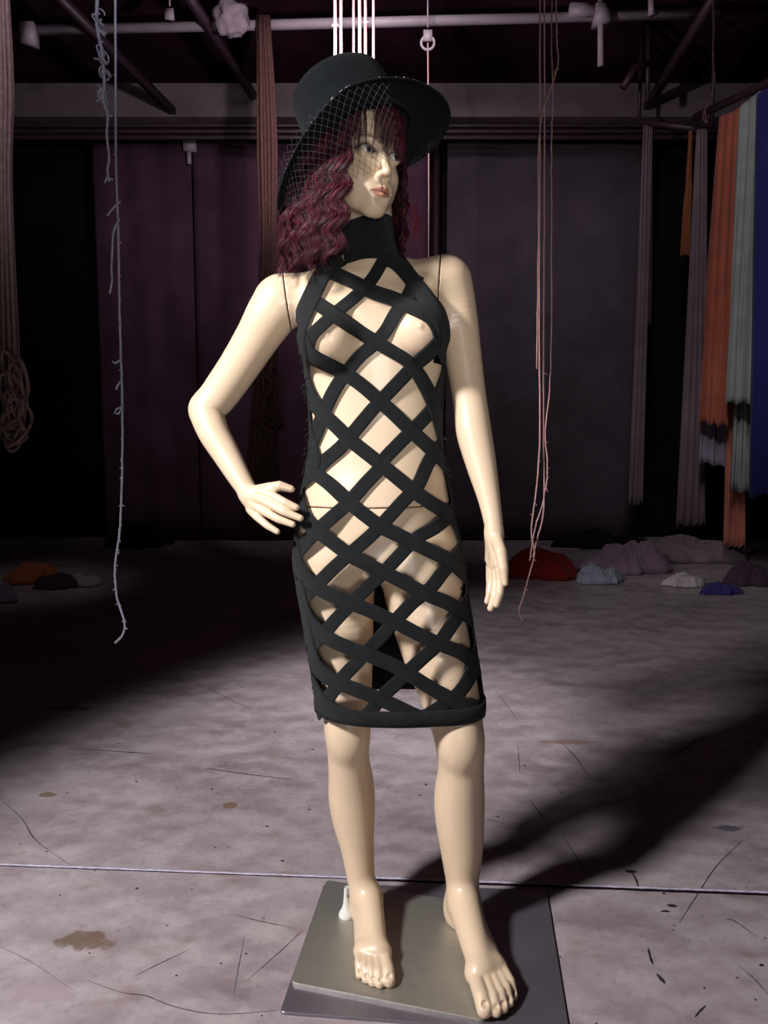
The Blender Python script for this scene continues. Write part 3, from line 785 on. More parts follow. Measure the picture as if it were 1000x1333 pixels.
#SETTING
from mathutils import noise as mn
def struct(name, mb, m, par=None, smooth=False):
    o = mb.build(name, m, par, smooth)
    if not par: o['kind'] = 'structure'
    return o
def floor_material():
    m = bpy.data.materials.new('stage_floor'); m.use_nodes = True; nt = m.node_tree; b = nt.nodes['Principled BSDF']; L = nt.links
    tc = nt.nodes.new('ShaderNodeTexCoord')
    def N(t, **k):
        n = nt.nodes.new(t)
        for a, v in k.items(): n.inputs[a].default_value = v
        return n
    def mapped(scale, rot=0):
        mp = nt.nodes.new('ShaderNodeMapping'); mp.inputs['Scale'].default_value = scale; mp.inputs['Rotation'].default_value = (0, 0, rot); L.new(tc.outputs['Object'], mp.inputs[0]); return mp.outputs[0]
    def nz(vec, scale, detail=6, rough=.6):
        n = N('ShaderNodeTexNoise', Scale=scale, Detail=detail, Roughness=rough); L.new(vec, n.inputs['Vector']); return n.outputs[0]
    def ramp(v, a, c, lo=0, hi=1):
        r = nt.nodes.new('ShaderNodeMapRange'); r.inputs[1].default_value = a; r.inputs[2].default_value = c; r.inputs[3].default_value = lo; r.inputs[4].default_value = hi; L.new(v, r.inputs[0]); return r.outputs[0]
    def mix(f, A, B):
        x = nt.nodes.new('ShaderNodeMix'); x.data_type = 'RGBA'
        L.new(f, x.inputs['Factor']) if not isinstance(f, float) else None
        for k, v in (('A', A), ('B', B)):
            if isinstance(v, tuple): x.inputs[k].default_value = v
            else: L.new(v, x.inputs[k])
        return x.outputs['Result']
    v1 = mapped((1, 1.35, 1), .25)
    c = mix(ramp(nz(v1, 2.2), .35, .68), srgb(168, 155, 160), srgb(128, 114, 120))
    c = mix(ramp(nz(v1, 9, 8), .42, .66, 0, .55), c, srgb(194, 183, 187))
    c = mix(ramp(nz(mapped((1, 1.8, 1), -.1), 5, 3), .60, .74, 0, .5), c, srgb(120, 92, 80))
    c = mix(ramp(nz(mapped((1, 1, 1)), 60, 4), .55, .8, 0, .45), c, srgb(96, 82, 90))
    def specks(scale, thr, prob, colr, c):
        vo = N('ShaderNodeTexVoronoi', Scale=scale); L.new(mapped((1, 1.0, 1), .4), vo.inputs['Vector'])
        d = ramp(vo.outputs['Distance'], thr, thr*.75); sep = nt.nodes.new('ShaderNodeSeparateColor'); L.new(vo.outputs['Color'], sep.inputs[0])
        p_ = ramp(sep.outputs[0], prob+.01, prob); mu = nt.nodes.new('ShaderNodeMath'); mu.operation = 'MULTIPLY'; L.new(d, mu.inputs[0]); L.new(p_, mu.inputs[1])
        return mix(mu.outputs[0], c, colr)
    c = specks(16, .075, .30, srgb(48, 38, 44), c); c = specks(34, .10, .12, srgb(60, 44, 44), c); c = specks(12, .05, .15, srgb(225, 205, 205), c)
    def spot(cx, cy, rx, ry, colr, c, amt=.8):
        mp = nt.nodes.new('ShaderNodeMapping'); mp.vector_type = 'TEXTURE'; mp.inputs['Location'].default_value = (cx, cy, 0); mp.inputs['Scale'].default_value = (rx, ry, 1); L.new(tc.outputs['Object'], mp.inputs[0])
        ln = nt.nodes.new('ShaderNodeVectorMath'); ln.operation = 'LENGTH'; L.new(mp.outputs[0], ln.inputs[0])
        n = nz(mapped((1, 1, 1)), 22, 5); ad = nt.nodes.new('ShaderNodeMath'); ad.operation = 'MULTIPLY_ADD'; ad.inputs[1].default_value = 2.2; ad.inputs[2].default_value = -1.1; L.new(n, ad.inputs[0])
        s2 = nt.nodes.new('ShaderNodeMath'); L.new(ln.outputs['Value'], s2.inputs[0]); L.new(ad.outputs[0], s2.inputs[1])
        return mix(ramp(s2.outputs[0], 1.0, .78, 0, amt), c, colr)
    for px, py, rx, ry, colr in ((110, 1225, .062, .030, srgb(104, 84, 62)), (60, 1292, .07, .03, srgb(158, 142, 150)), (300, 1049, .03, .018, srgb(120, 88, 60)), (62, 1035, .03, .016, srgb(116, 88, 66)),
                                 (950, 1078, .04, .02, srgb(58, 60, 76)), (740, 966, .12, .02, srgb(140, 110, 100)), (90, 922, .10, .03, srgb(66, 56, 62)), (835, 690, .1, .02, srgb(88, 70, 72))):
        g = G(px, py); c = spot(g.x, g.y, rx, ry, colr, c, .75)
    L.new(c, b.inputs['Base Color'])
    L.new(ramp(nz(v1, 6), .3, .7, .30, .50), b.inputs['Roughness']); b.inputs['Specular IOR Level'].default_value = .45
    bp = nt.nodes.new('ShaderNodeBump'); bp.inputs['Strength'].default_value = .05; bp.inputs['Distance'].default_value = .01
    L.new(nz(mapped((1, 1, 1)), 35, 8), bp.inputs['Height']); L.new(bp.outputs[0], b.inputs['Normal'])
    return m
M['floor'] = floor_material()
M['wall'] = mat('dark_wall', srgb(20, 12, 17), .9, .2, noise=.5, nscale=3)
M['side'] = mat('side_wall', srgb(46, 26, 36), .85, .2, noise=.4, nscale=3)
M['ceil'] = mat('dark_ceiling', srgb(62, 28, 46), .9, .2, noise=.6, nscale=2.5)
M['fascia'] = mat('grey_fascia', srgb(112, 100, 106), .8, .3, noise=.25, nscale=4)
M['drop_m'] = mat('maroon_backdrop', srgb(84, 58, 74), .95, .1, noise=.28, nscale=4, bump=.1, bscale=30)
M['drop_g'] = mat('grey_backdrop', srgb(84, 74, 84), .95, .1, noise=.22, nscale=4, bump=.1, bscale=30)
M['pipe_w'] = mat('white_pipe', srgb(168, 156, 164), .5, .5, noise=.15, nscale=8)
M['pipe_d'] = mat('dark_pipe', srgb(60, 40, 52), .5, .5, noise=.2)
M['rope_brown'] = mat('brown_cord', srgb(98, 68, 64), .9, .2, noise=.3, nscale=40, bump=.6, bscale=300)
M['rope_pale'] = mat('pale_cord', srgb(168, 138, 136), .9, .2, noise=.3, nscale=40, bump=.6, bscale=300)
M['rope_white'] = mat('white_cord', srgb(196, 196, 214), .85, .2, noise=.2, nscale=60, bump=.6, bscale=400)
M['rope_pink'] = mat('pinkish_cord', srgb(214, 170, 168), .85, .2, noise=.2, nscale=60, bump=.6, bscale=400)
# shell
mb = MB(); mb.box((-5, -2.5, -.1), (5, 7.7, 0)); fl = struct('floor', mb, M['floor'])
mb = MB(); mb.box((-5, 7.6, 0), (5, 7.7, 4.35)); struct('wall_back', mb, M['wall'])
mb = MB(); mb.box((-5.1, -2.5, 0), (-5, 7.7, 4.35)); struct('wall_left', mb, M['wall'])
mb = MB(); mb.box((5, -2.5, 0), (5.1, 7.7, 4.35)); struct('wall_right', mb, M['side'])
mb = MB(); mb.box((-5, -2.5, 4.25), (5, 7.7, 4.35)); struct('ceiling', mb, M['ceil'])
a, b = P(-200, 105, 6.9), P(0, 152, 6.9)
mb = MB(); mb.box((-5, 6.9, b.z), (5, 7.1, a.z-.02)); struct('trim_1', mb, M['fascia'])
mb = MB()
for py in (160, 168, 176): z = P(0, py, 7.0).z; mb.tube([(-5, 7.05, z), (5, 7.05, z)], .022, 8)
struct('trim_2', mb, M['pipe_d'])
# floor seam: dark gap with a raised lip, the light it catches put into its pale colour
s0, s1 = G(-60, 1125), G(1060, 1167); d = (s1-s0).normalized(); n = Vector((-d.y, d.x, 0))
def strip(p0, p1, w_, z, nseg=60, jit=0.0):
    mb = MB(); A, B_ = [], []
    for i in range(nseg+1):
        p = p0.lerp(p1, i/nseg)+Vector((0, 0, z)); j = random.uniform(-jit, jit)
        A.append(p+n*(w_/2+j)); B_.append(p-n*(w_/2+random.uniform(-jit, jit)))
    mb.grid([A, B_]); return mb
M['gap'] = mat('floor_gap', srgb(26, 18, 24), .9, .1); M['lip'] = mat('floor_lip', srgb(196, 188, 210), .6, .4, noise=.3, nscale=60)
sm_ = s0.lerp(s1, .5)
strip(s0, sm_, .003, .0007, 60, .0005).build('floor_gap', M['gap'], fl, False); strip(sm_, s1, .010, .0007, 60, .001).build('floor_gap', M['gap'], fl, False)
mb = MB(); mb.tube([s0.lerp(s1, i/160)+n*(.0045+(.003 if i > 80 else 0)+random.uniform(-.0008, .0008))+Vector((0, 0, .0010)) for i in range(161)], .0030, 5); mb.build('floor_lip', M['lip'], fl)
M['mark'] = mat('scratch_mark', srgb(58, 44, 50), .8, .2)
c4 = lambda L_: [(x_/2.105, 700+y_/2.105) for x_, y_ in L_]
c5 = lambda L_: [(600+x_/2.41, 780+y_/2.41) for x_, y_ in L_]
marks = [(c4([(0, 715), (60, 770), (100, 830), (200, 902)]), .0022), (c4([(235, 580), (330, 586), (430, 592)]), .004), (c4([(565, 632), (680, 648), (800, 662)]), .004),
    (c4([(240, 1213), (330, 1245), (400, 1255), (480, 1285), (600, 1305), (760, 1295)]), .0016), (c4([(650, 1035), (720, 1052), (800, 1068)]), .002), (c4([(515, 1130), (440, 1165), (370, 1200)]), .0014),
    (c4([(680, 1210), (760, 1140), (830, 1075)]), .0012), (c4([(640, 1250), (655, 1170), (670, 1090)]), .0008), (c4([(570, 412), (630, 442), (690, 470)]), .003), (c4([(0, 1120), (90, 1165), (200, 1240)]), .001),
    (c5([(215, 630), (250, 672), (280, 715)]), .003), (c5([(320, 740), (360, 805), (395, 865)]), .0024), (c5([(740, 440), (700, 470), (665, 490)]), .009), (c5([(575, 455), (650, 492), (710, 525)]), .003),
    (c5([(310, 445), (360, 495), (400, 555)]), .003), (c5([(885, 755), (800, 840), (740, 930), (685, 1015)]), .0018), (c5([(830, 1005), (860, 1010), (930, 1060)]), .003), (c5([(870, 1150), (920, 1190), (964, 1240)]), .0022),
    (c5([(588, 1095), (594, 1120), (602, 1145)]), .006), (c5([(615, 1175), (628, 1190), (640, 1205)]), .008), (c5([(735, 1310), (750, 1292), (768, 1275)]), .004), (c5([(535, 855), (550, 880), (560, 910)]), .005),
    (c5([(80, 690), (110, 697), (138, 704)]), .003), (c5([(155, 755), (180, 778), (205, 805)]), .002), (c5([(515, 852), (530, 854), (552, 854)]), .014), (c5([(648, 960), (662, 961), (678, 962)]), .012),
    (c5([(628, 980), (642, 978), (656, 980)]), .008), (c5([(180, 460), (182, 500), (186, 550)]), .0018), (c5([(110, 290), (150, 340), (180, 385)]), .002), (c5([(938, 1150), (945, 1147), (950, 1146)]), .008)]
for L_, w_ in marks:
    pts = [G(q_[0], q_[1], .0008) for q_ in spline(L_, 6)]; mb = MB(); A, B_ = [], []; N_ = len(pts)
    for i, p in enumerate(pts):
        t = (pts[min(i+1, N_-1)]-pts[max(i-1, 0)]).normalized(); m_ = Vector((-t.y, t.x, 0)); e = w_*.5*(.35+.65*math.sin(math.pi*(i+.3)/(N_-.4)))*random.uniform(.7, 1.2)
        A.append(p+m_*e); B_.append(p-m_*e)
    mb.grid([A, B_]); mb.build('floor_scratch', M['mark'], fl, False)
# backdrops
def backdrop(name, xl, xr, m, label, Y=7.35, zt=None, zb=.02, wav=.012):
    zt = zt or P(0, 182, Y).z; mb = MB(); rows = []
    for i in range(14):
        z = zt+(zb-zt)*i/13; r = []
        for k in range(41):
            u = k/40; x_ = P(xl[0]+(xr[0]-xl[0])*u, 300, Y).x
            r.append(Vector((x_, Y+wav*math.sin(u*19+z*.6), z)))
        rows.append(r)
    mb.grid(rows); o = mb.build(name, m); so = o.modifiers.new('s', 'SOLIDIFY'); so.thickness = .01
    return tag(o, label, 'backdrop')
backdrop('backdrop_cloth', (124,), (251,), M['drop_m'], 'maroon backdrop cloth, the leftmost and narrowest on the back wall')
backdrop('backdrop_cloth', (253,), (556,), M['drop_m'], 'maroon backdrop cloth hanging behind the brown cord bundle and the bent arm')
backdrop('backdrop_cloth', (582,), (842,), M['drop_g'], 'dark grey backdrop cloth hanging right of the mannequin')
mb = MB(); p = P(568, 300, 7.4); mb.tube([(p.x, 7.4, 0), (p.x, 7.4, 3.7)], .03, 10); tag(mb.build('upright_pole', M['pipe_d']), 'dark upright pole in the gap between the two backdrops', 'pole')
mb = MB(); p = P(246, 300, 7.28); q_ = P(246, 190, 7.28); mb.box((q_.x-.05, 7.27, q_.z-.04), (q_.x+.06, 7.36, q_.z+.07)); mb.tube([(q_.x, 7.28, q_.z-.04), (q_.x, 7.28, q_.z-.16)], .02, 8)
tag(mb.build('backdrop_clamp', M['pipe_w']), 'small grey clamp at the top of the seam between the maroon backdrops', 'clamp')
# pipes
def pipe(name, pts, r, m, label, seg_=10):
    mb = MB(); mb.tube(pts, r, seg_); return tag(mb.build(name, m), label, 'pipe')
pipe('ceiling_pipe', [P(28, 40, 5.8), P(500, 29, 5.8), P(935, 17, 5.8)], .035, M['pipe_w'], 'long white pipe running level across the ceiling')
zp = 4.02
for a, b, lb in (((70, -10), (232, 152), 'dark ceiling rail slanting down towards the backdrop at far left'), ((240, -14), (330, 125), 'dark short ceiling rail slanting behind the white pipe left of the hat'),
                 ((935, -12), (838, 146), 'dark ceiling rail slanting above the grey cloth at right')):
    pipe('ceiling_rail', [P(a[0], a[1], 5.35), P(b[0], b[1], 7.0 if a[0] != 240 else 6.8)], .04, M['pipe_d'], lb, 4)
mb = MB(); mb.tube([P(811, 114, 6.4), P(827, 88, 6.4), P(843, 84, 6.42)], .03, 8); c_ = P(843, 84, 6.42); mb.tube([Vector((c_.x, c_.y, 4.27)), P(843, 132, 6.42)], .02, 8)
tag(mb.build('rigging_bracket', M['pipe_d']), 'dark rigging bracket with a slanted end and a thin drop before the grey fascia', 'bracket')
pipe('thin_rod', [P(782, -6, 5.75), P(782, 86, 5.75)], .022, M['pipe_w'], 'thin pale rod clamped to the white pipe, right of the long cords')
pipe('thin_rod', [P(848, -6, 5.75), P(848, 20, 5.75)], .022, M['pipe_w'], 'short pale rod rising from the white pipe near its right end')
mb = MB()
for px in (782,): c = P(px, 21, 5.76); mb.box(c-Vector((.05, .06, .06)), c+Vector((.05, .06, .06)))
tag(mb.build('pipe_clamp', M['pipe_w']), 'pale clamp holding the thin rod on the white pipe', 'clamp')
mb = MB(); c = P(757, 16, 5.76); mb.box(c-Vector((.09, .05, .03)), c+Vector((.09, .05, .04))); tag(mb.build('pipe_bracket', M['pipe_w']), 'flat pale bracket lying on the white pipe left of the rod clamp', 'bracket')
mb = MB(); c = P(38, 42, 5.76); mb.box(c-Vector((.04, .05, .09)), c+Vector((.05, .05, .05))); tag(mb.build('pipe_end_clamp', M['pipe_w']), 'pale clamp at the left end of the white pipe', 'clamp')
# pulley hooks
def hook(px, py, lb, ring=True):
    mb = MB(); c = P(px, py, 5.6); mb.tube([P(px, -20, 5.6), P(px, py-14, 5.6)], .006, 5)
    mb.box(P(px, py, 5.6)-Vector((.03, .015, .02)), P(px, py, 5.6)+Vector((.03, .015, .05)))
    if ring: mb.tube([c+Vector((.045*math.cos(t), 0, -.0+.045*math.sin(t)-.03)) for t in np.linspace(0, 6.283, 20)], .01, 6)
    tag(mb.build('hanging_hook', M['pipe_w']), lb, 'hook')
hook(221, 22, 'small pale hook hanging left of the bundled white cloth', False)
hook(557, 50, 'pale ring hook hanging right of the hat below the white pipe')
def lump(name, c, r, m, label, cat, sx=1, sz=1):
    mb = MB(); rows = []
    for i in range(15):
        a = math.pi*(i+.01)/14.02; row = []
        for k in range(24):
            t = 2*math.pi*k/24; d = Vector((math.sin(a)*math.cos(t), math.sin(a)*math.sin(t), math.cos(a)))
            rr = r*(1+.45*mn.noise(d*2.2+Vector(c)*3)+.2*abs(mn.noise(d*6)))
            row.append(Vector(c)+Vector((d.x*sx, d.y, d.z*sz))*rr)
        rows.append(row)
    mb.grid(rows, True); return tag(mb.build(name, m), label, cat)
M['rag'] = mat('pale_rag', srgb(176, 160, 172), .9, .2, noise=.3, nscale=15)
lump('tied_cloth', P(302, 24, 5.68), .10, M['rag'], 'pale crumpled cloth tied around the white pipe left of the cords', 'cloth', 1.1, 1.15)
# ---------------------------------------------------------------- cords
def cord(name, pts, r, m, label, cat='cord', group=None, Y=None, wig_=0.0, fray=0, seg_=6):
    """pts (px, py) at depth Y -> one hanging cord, with short frayed ends"""
    path = [P(q_[0]+random.uniform(-wig_, wig_), q_[1], Y) for q_ in spline(pts, 8)]
    mb = MB(); mb.tube(path, r, seg_)
    for k in range(fray):
        i = random.randrange(3, len(path)-1); p = path[i]; d = Vector((random.choice((-1, 1))*random.uniform(.4, 1), random.uniform(-.4, .4), random.uniform(-.6, .8))).normalized()*random.uniform(.004, .012)*(Y/2.4)
        mb.tube([p, p+d*.6, p+d+Vector((0, 0, -.3*d.length))], [r*.7, r*.55, r*.25], 4)
    return tag(mb.build(name, m), label, cat, group)
long_rope = cord('frayed_rope', [(150, -20), (151, 200), (154, 300), (156, 420), (159, 520), (159, 620), (156, 690), (150, 735), (152, 775), (162, 810), (160, 826), (150, 837)], .0042, M['rope_white'], 'long frayed white rope hanging at left and curling at its loose end', 'rope', None, 2.6, .3, 46)
twig = MB(); base = [(128, -20), (126, 30), (133, 70), (136, 110), (134, 128), (140, 150), (139, 175), (142, 205), (140, 222), (142, 236)]
path = [P(q_[0], q_[1], 2.45) for q_ in spline(base, 8)]; twig.tube(path, [.0058*(1-.45*i/len(path)) for i in range(len(path))], 6)
for px, py, n_ in ((128, 20, 3), (132, 45, 3), (134, 70, 5), (135, 90, 3), (135, 120, 4)):
    for j in range(n_):
        c = P(px+random.uniform(-3, 3), py+random.uniform(-8, 8), 2.45+random.uniform(-.02, .02)); s_ = random.uniform(.008, .016)
        twig.tube([c+Vector((s_*math.cos(t+j), s_*.5*math.sin(t*2), s_*1.5*math.sin(t+.4*j))) for t in np.linspace(0, 5.2, 14)], .0026, 5)
for L_ in ([(134, 125), (128, 130), (124, 133)], [(140, 230), (136, 238)], [(142, 232), (147, 234)], [(133, 78), (122, 76)], [(138, 148), (146, 152)]): twig.tube([P(a_, b_, 2.45) for a_, b_ in L_], [.0036, .003, .002][:len(L_)], 5)
tag(twig.build('frayed_rope', M['rope_white']), 'short knotted and frayed white rope hanging just left of the long one', 'rope')
for L_ in ([(157, 262), (150, 268), (143, 276), (140, 281)], [(156, 284), (150, 295), (147, 305), (146, 330), (145, 350), (146, 365), (143, 382)], [(157, 468), (150, 473), (146, 470)], [(158, 495), (153, 502), (151, 507)], [(159, 530), (152, 532), (149, 538), (154, 539), (159, 531)]):
    tw = MB(); tw.tube([P(a_, b_, 2.58) for a_, b_ in L_], .0036, 5); tw.build('rope_strand', M['rope_white'], long_rope)
gc = 'long thin cords hanging right of the mannequin'
cord('thin_rope', [(703, -20), (703, 200), (702, 400), (703, 560), (699, 630), (692, 690), (696, 720), (690, 745), (682, 775), (676, 795), (681, 808)], .0026, M['rope_pink'], 'pinkish cord right of the mannequin, the one whose end reaches lowest above the floor', 'cord', gc, 2.4, .25, 10)
cord('thin_rope', [(709, -20), (709, 200), (708, 400), (708, 560), (708, 660), (700, 700), (694, 725)], .0026, M['rope_pink'], 'straight pinkish cord hanging close beside the lowest-reaching one', 'cord', gc, 2.42, .2, 4)
cord('thin_rope', [(719, -20), (718, 60), (720, 120), (718, 190), (718, 300), (717, 480), (710, 560), (713, 610), (708, 650), (696, 690), (690, 730)], .0022, M['rope_pink'], 'pinkish cord with a small knot, rightmost of the cords hanging right of the mannequin', 'cord', gc, 2.45, .4, 10)
cord('thin_rope', [(724, -20), (725, 50), (727, 78), (722, 100), (714, 125), (706, 148), (701, 200), (701, 300), (699, 480)], .0020, M['rope_pink'], 'crooked pinkish cord crossing in front of the straight cords at top right', 'cord', gc, 2.38, .5, 8)
cord('thin_rope', [(928, -20), (929, 40), (928, 80), (931, 105), (926, 122), (920, 135), (918, 148), (921, 160), (915, 152), (922, 135), (928, 128)], .0020, M['rope_pink'], 'short pale cord with a looped end hanging at top right', 'cord', None, 2.4, .3, 6)
cord('thin_rope', [(557, 56), (558, 190), (558, 330), (557, 420)], .006, M['rope_pink'], 'thin pale cord hanging behind the right edge of the hat brim', 'cord', None, 5.6, .1, 0)
for px, r_, lb in ((436, .010, 'leftmost of the bright cords rising behind the hat crown'), (443.5, .009, 'second bright cord from left behind the hat crown'), (460, .007, 'thin bright cord between the two pairs behind the hat'),
                   (468, .010, 'left cord of the brightest pair behind the hat'), (475.5, .009, 'right cord of the brightest pair behind the hat'), (486, .008, 'rightmost of the bright cords behind the hat')):
    cord('backlit_cord', [(px, -60), (px+.4, 60), (px, 180), (px+1, 330)], r_, M['rope_pink'], lb, 'cord', 'bright cords behind the hat', 4.4, .15, 10)
# cord bundles
def bundle(name, m, label, Y, top, mid, bot, n_, r, loops, spread_b):
    root = empty(name, P(top[0], top[1], Y), label, 'cord bundle')
    mb = MB()
    for k in range(n_):
        u = (k+.5)/n_-.5; o_ = random.uniform(-1, 1)
        pts = [(top[0]+u*top[2], top[1]), (mid[0]+u*mid[2]+o_, (top[1]+mid[1])/2), (mid[0]+u*mid[2]*.85+o_, mid[1]), (bot[0]+u*bot[2]+o_*2, bot[1]+random.uniform(-spread_b, spread_b*.3))]
        path = [P(a_, b_, Y+.03*math.sin(k*2.4)) for a_, b_ in spline(pts, 10)]; mb.tube(path, r, 5)
    tag(mb.build('cord_skein', m, root), kind='stuff')
    mb = MB()
    for (px, py, rx, ry) in loops:
        c = P(px, py, Y-.06); s_ = AD(c)/F; ph = random.uniform(0, 6)
        mb.tube([c+Vector((rx*s_*math.cos(t+ph)*(1+.2*math.sin(2*t)), .03*math.sin(t*2+ph), ry*s_*math.sin(t+ph))) for t in np.linspace(0, 6.4, 26)], r, 5)
    tag(mb.build('knotted_loops', m, root), kind='stuff')
    return root
lp = [(350+random.uniform(-6, 7), 520+random.uniform(-30, 30), random.uniform(5, 13), random.uniform(16, 38)) for k in range(9)]+[(350, 553, 16, 10), (352, 549, 17, 12)]
bundle('cord_bundle', M['rope_brown'], 'thick brown cord bundle with a looped knot hanging behind the bent arm', 5.73, (343, 20, 14), (348, 360, 26), (340, 700, 52), 13, .014, lp, 8)
mb = MB(); c = P(344, 18, 5.2)
lp = [(14+random.uniform(-8, 10), 520+random.uniform(-40, 50), random.uniform(6, 15), random.uniform(10, 34)) for k in range(16)]
bundle('cord_bundle', M['rope_pale'], 'pale cord bundle with loose loops at the left edge of the photo', 3.4, (0, -20, 20), (3, 250, 26), (8, 510, 34), 12, .0085, lp, 20)
# ---------------------------------------------------------------- hanging cloths
CL = lambda name, c, **k: mat(name, c, .9, .15, noise=.18, nscale=6, bump=.25, bscale=120, sheen=.1, **k)
M['c_orange'] = CL('rust_cloth', srgb(168, 92, 72)); M['c_orange2'] = CL('coral_cloth', srgb(196, 120, 102)); M['c_teal'] = CL('grey_green_cloth', srgb(150, 155, 152))
M['c_blue'] = CL('blue_cloth', srgb(42, 44, 112)); M['c_grey'] = CL('mauve_grey_cloth', srgb(118, 100, 110)); M['c_brown'] = CL('brown_cloth', srgb(130, 76, 48))
M['c_lav'] = CL('lavender_cloth', srgb(150, 140, 160)); M['c_white'] = CL('pale_cloth', srgb(172, 162, 168)); M['c_red'] = CL('red_cloth', srgb(132, 30, 34))
M['c_lilac'] = CL('lilac_cloth', srgb(138, 112, 136)); M['c_ice'] = CL('ice_blue_cloth', srgb(150, 156, 172)); M['c_beige'] = CL('beige_cloth', srgb(140, 122, 126))
M['c_dark'] = CL('black_cloth', srgb(22, 16, 20)); M['c_navy'] = CL('navy_cloth', srgb(52, 44, 104)); M['c_amber'] = CL('amber_cloth', srgb(170, 98, 58)); M['c_plum'] = CL('plum_cloth', srgb(66, 46, 64))
def drape(name, tl, tr, br, bl, Y, m, label, folds=4, amp=.05, jag=6, cat='hanging cloth', Yr=None):
    Yr = Yr or Y; mb = MB(); rows = []; NC, NR = folds*10+1, 40; ph = random.uniform(0, 6)
    for i in range(NR+1):
        v = i/NR; row = []
        for k in range(NC):
            u = k/(NC-1); a_ = (tl[0]*(1-u)+tr[0]*u, tl[1]*(1-u)+tr[1]*u); b_ = (bl[0]*(1-u)+br[0]*u, bl[1]*(1-u)+br[1]*u+jag*math.sin(u*folds*6.28*1.0+1)*.5)
            yb = Y*(1-u)+Yr*u; q_ = P(a_[0]*(1-v)+b_[0]*v, a_[1]*(1-v)+b_[1]*v, yb)
            w_ = math.sin(u*folds*2*math.pi+ph+.8*math.sin(v*4+ph))*(.5+.5*math.sin(u*7+ph*2))+.12*math.sin(u*folds*4.7*math.pi+v*3)+.5*math.sin(v*3+u*3+ph)
            row.append(q_+Vector((.15*amp*math.cos(u*folds*6.28+v*2), amp*w_*(.55+.45*v), 0)))
        rows.append(row)
    mb.grid(rows); o = mb.build(name, m); so = o.modifiers.new('s', 'SOLIDIFY'); so.thickness = .008
    return tag(o, label, cat)
drape('hanging_cloth', (838, 160), (848, 160), (838, 656), (818, 656), 6.6, M['c_grey'], 'narrow mauve-grey cloth at the right edge of the grey backdrop, knee-high above the piles', 3, .04)
drape('hanging_cloth', (845, 161), (849, 161), (846, 420), (843, 420), 6.62, M['c_plum'], 'thin dark strip of cloth tucked behind the narrow mauve-grey one', 2, .02)
drape('hanging_cloth', (897, 168), (902, 168), (896, 333), (887, 333), 6.39, M['c_brown'], 'short narrow brown cloth left of the long grey one', 2, .02, 2)
drape('hanging_cloth', (908, 169), (919, 169), (920, 684), (880, 684), 6.3, M['c_grey'], 'long grey pleated cloth reaching the folded pile', 4, .05)
drape('hanging_cloth', (938, 152), (963, 142), (946, 556), (909, 550), 5.9, M['c_orange'], 'rust red pleated cloth, leftmost of the coloured hangings', 3, .03, 6, Yr=5.75)
drape('hanging_cloth', (956, 142), (966, 138), (972, 712), (942, 708), 5.95, M['c_orange2'], 'long coral cloth hanging lowest behind the rust red one', 4, .03, 5, Yr=5.8)
drape('hanging_cloth', (941, 150), (958, 145), (960, 612), (910, 602), 6.02, M['c_lav'], 'small lavender cloth showing below the rust red one', 3, .03, 4)
drape('hanging_cloth', (961, 142), (990, 118), (974, 526), (944, 524), 5.6, M['c_teal'], 'grey-green cloth hanging between the rust red and the blue one', 2, .03, 4, Yr=5.45)
drape('hanging_cloth', (976, 132), (988, 124), (978, 642), (950, 638), 5.72, M['c_teal'], 'longer grey-green cloth below and behind the upper one', 2, .03, 4, Yr=5.65)
drape('hanging_cloth', (986, 122), (1040, 96), (1035, 650), (976, 644), 5.3, M['c_blue'], 'deep blue cloth hanging at the right edge', 2, .04, 8, Yr=5.0)
a, b = P(905, 160, 6.2), P(1060, 88, 5.0)
mb = MB(); q0, q1 = P(832, 158, 6.62), P(926, 170, 6.3); mb.tube([q0, q1], .025, 8); mb.tube([q1, Vector((q1.x, q1.y, 4.27))], .015, 6); mb.tube([q0, Vector((q0.x, q0.y, 4.27))], .015, 6); tag(mb.build('hanging_rail', M['pipe_d']), 'dark rail carrying the mauve-grey and brown strips right of the backdrop', 'rail')
tag((lambda m_: (m_.tube([a+Vector((0, 0, .04)), b+Vector((0, 0, .04))], .03, 8), m_.build('cloth_rail', M['pipe_d']))[1])(MB()), 'dark rail that carries the coloured hanging cloths at right', 'rail')
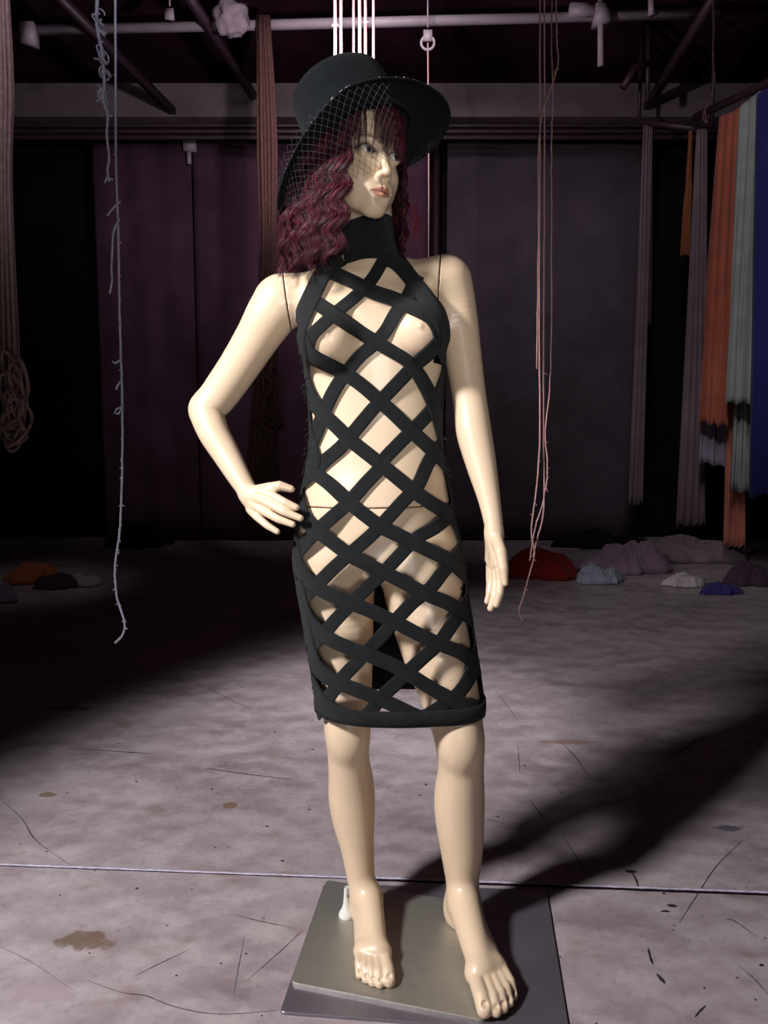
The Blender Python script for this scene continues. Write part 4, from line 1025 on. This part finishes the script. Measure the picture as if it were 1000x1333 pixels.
# ---------------------------------------------------------------- piles on the floor
def heap(name, px, py, wpx, hpx, m, label, folds=3.0, depth=.6, flat=.6, seed=0, cat='cloth', z0=0.0, lay=0):
    g = G(px, py); s_ = AD(g)/F; W_, H_ = wpx*s_*.56, hpx*s_*.84; D = W_*depth; c = g+Vector((0, D, z0)); mb = MB(); rows = []; sd = Vector((seed*3.1, seed*1.7, seed))
    NR, NT = 30, 90
    for i in range(NR+1):
        r_ = i/NR; row = []
        for k in range(NT):
            t = 2*math.pi*k/NT; d = Vector((math.cos(t), math.sin(t), 0))
            rim = .88+.46*mn.noise(d*1.3+sd)+.22*mn.noise(d*3.3+sd)
            x_, y_ = d.x*r_*rim, d.y*r_*rim
            q_ = Vector((x_*folds, y_*folds*1.5, 0))+sd; wv = Vector((mn.noise(q_*.6), mn.noise(q_*.6+Vector((9, 3, 1))), 0))*2.2
            n1 = mn.noise(q_*.45+wv*.35); th = seed*1.3
            arg = (x_*math.cos(th)+y_*1.3*math.sin(th))*folds*1.5+6.5*n1
            ridge = abs(math.sin(arg))**.7; f2 = abs(math.sin(arg*2.3+5*wv.y+1.7*x_))**.8
            if lay: ridge = abs(math.sin((y_*1.0+x_*.35+.25*wv.x)*lay*1.7))**.6
            lump_ = .60+.9*mn.noise(Vector((x_*1.5, y_*1.5, seed*2.3)))
            z = H_*(1-r_**4)**flat*max(.08, .50*(lump_-.12)+.25*ridge+.24*f2+.08*(1-r_*r_))
            row.append(c+Vector((x_*W_, y_*D, max(.004, z+.008 if r_ < .995 else .004))))
        rows.append(row)
    mb.grid(rows, True); o = mb.build(name, m); so = o.modifiers.new('s', 'SOLIDIFY'); so.thickness = .004; so.offset = 1
    return tag(o, label, cat)
heap('cloth_heap', 800, 716, 130, 28, M['c_dark'], 'long black cloth heap lying at the foot of the grey backdrop', 3, .4, .6, 4)
heap('cloth_heap', 165, 715, 80, 46, M['c_dark'], 'black cloth heap on the floor against the left maroon backdrop', 3, .6, .6, 5)
heap('cloth_heap', 716, 757, 92, 48, M['c_red'], 'crumpled dark red cloth on the floor, nearest to the mannequin', 2.6, .6, .7, 1)
heap('cloth_heap', 822, 750, 100, 52, M['c_lilac'], 'lilac cloth heap between the red one and the folded pile', 1.8, .6, .7, 2)
heap('cloth_heap', 784, 762, 60, 34, M['c_ice'], 'small ice-blue cloth on the floor in front of the lilac heap', 2.6, .6, .7, 3)
heap('cloth_heap', 905, 735, 120, 44, M['c_beige'], 'layered beige-grey cloth pile below the long grey hanging', 2.2, .6, .6, 6, lay=5)
heap('cloth_heap', 898, 766, 50, 20, M['c_white'], 'small pale cloth in front of the layered pile', 3, .5, .7, 7)
heap('cloth_heap', 944, 776, 46, 20, M['c_navy'], 'dark blue cloth scrap on the floor at right', 2.6, .5, .6, 8)
heap('cloth_heap', 985, 765, 70, 38, M['c_plum'], 'dark plum cloth heap at the right edge of the floor', 2.6, .5, .6, 9)
heap('cloth_heap', 35, 762, 72, 32, M['c_amber'], 'amber orange cloth heap on the floor at left', 2.6, .6, .7, 10)
heap('cloth_heap', 66, 768, 60, 24, M['c_plum'], 'dark plum cloth between the amber heap and the white scrap', 2.6, .5, .7, 11)
heap('cloth_heap', 104, 765, 50, 21, M['c_white'], 'small pale cloth, rightmost of the left group on the floor', 3.4, .5, .7, 12)
heap('cloth_heap', -4, 787, 40, 30, M['c_lav'], 'pale lavender cloth cut off by the left edge of the photo', 3, .6, .7, 13)
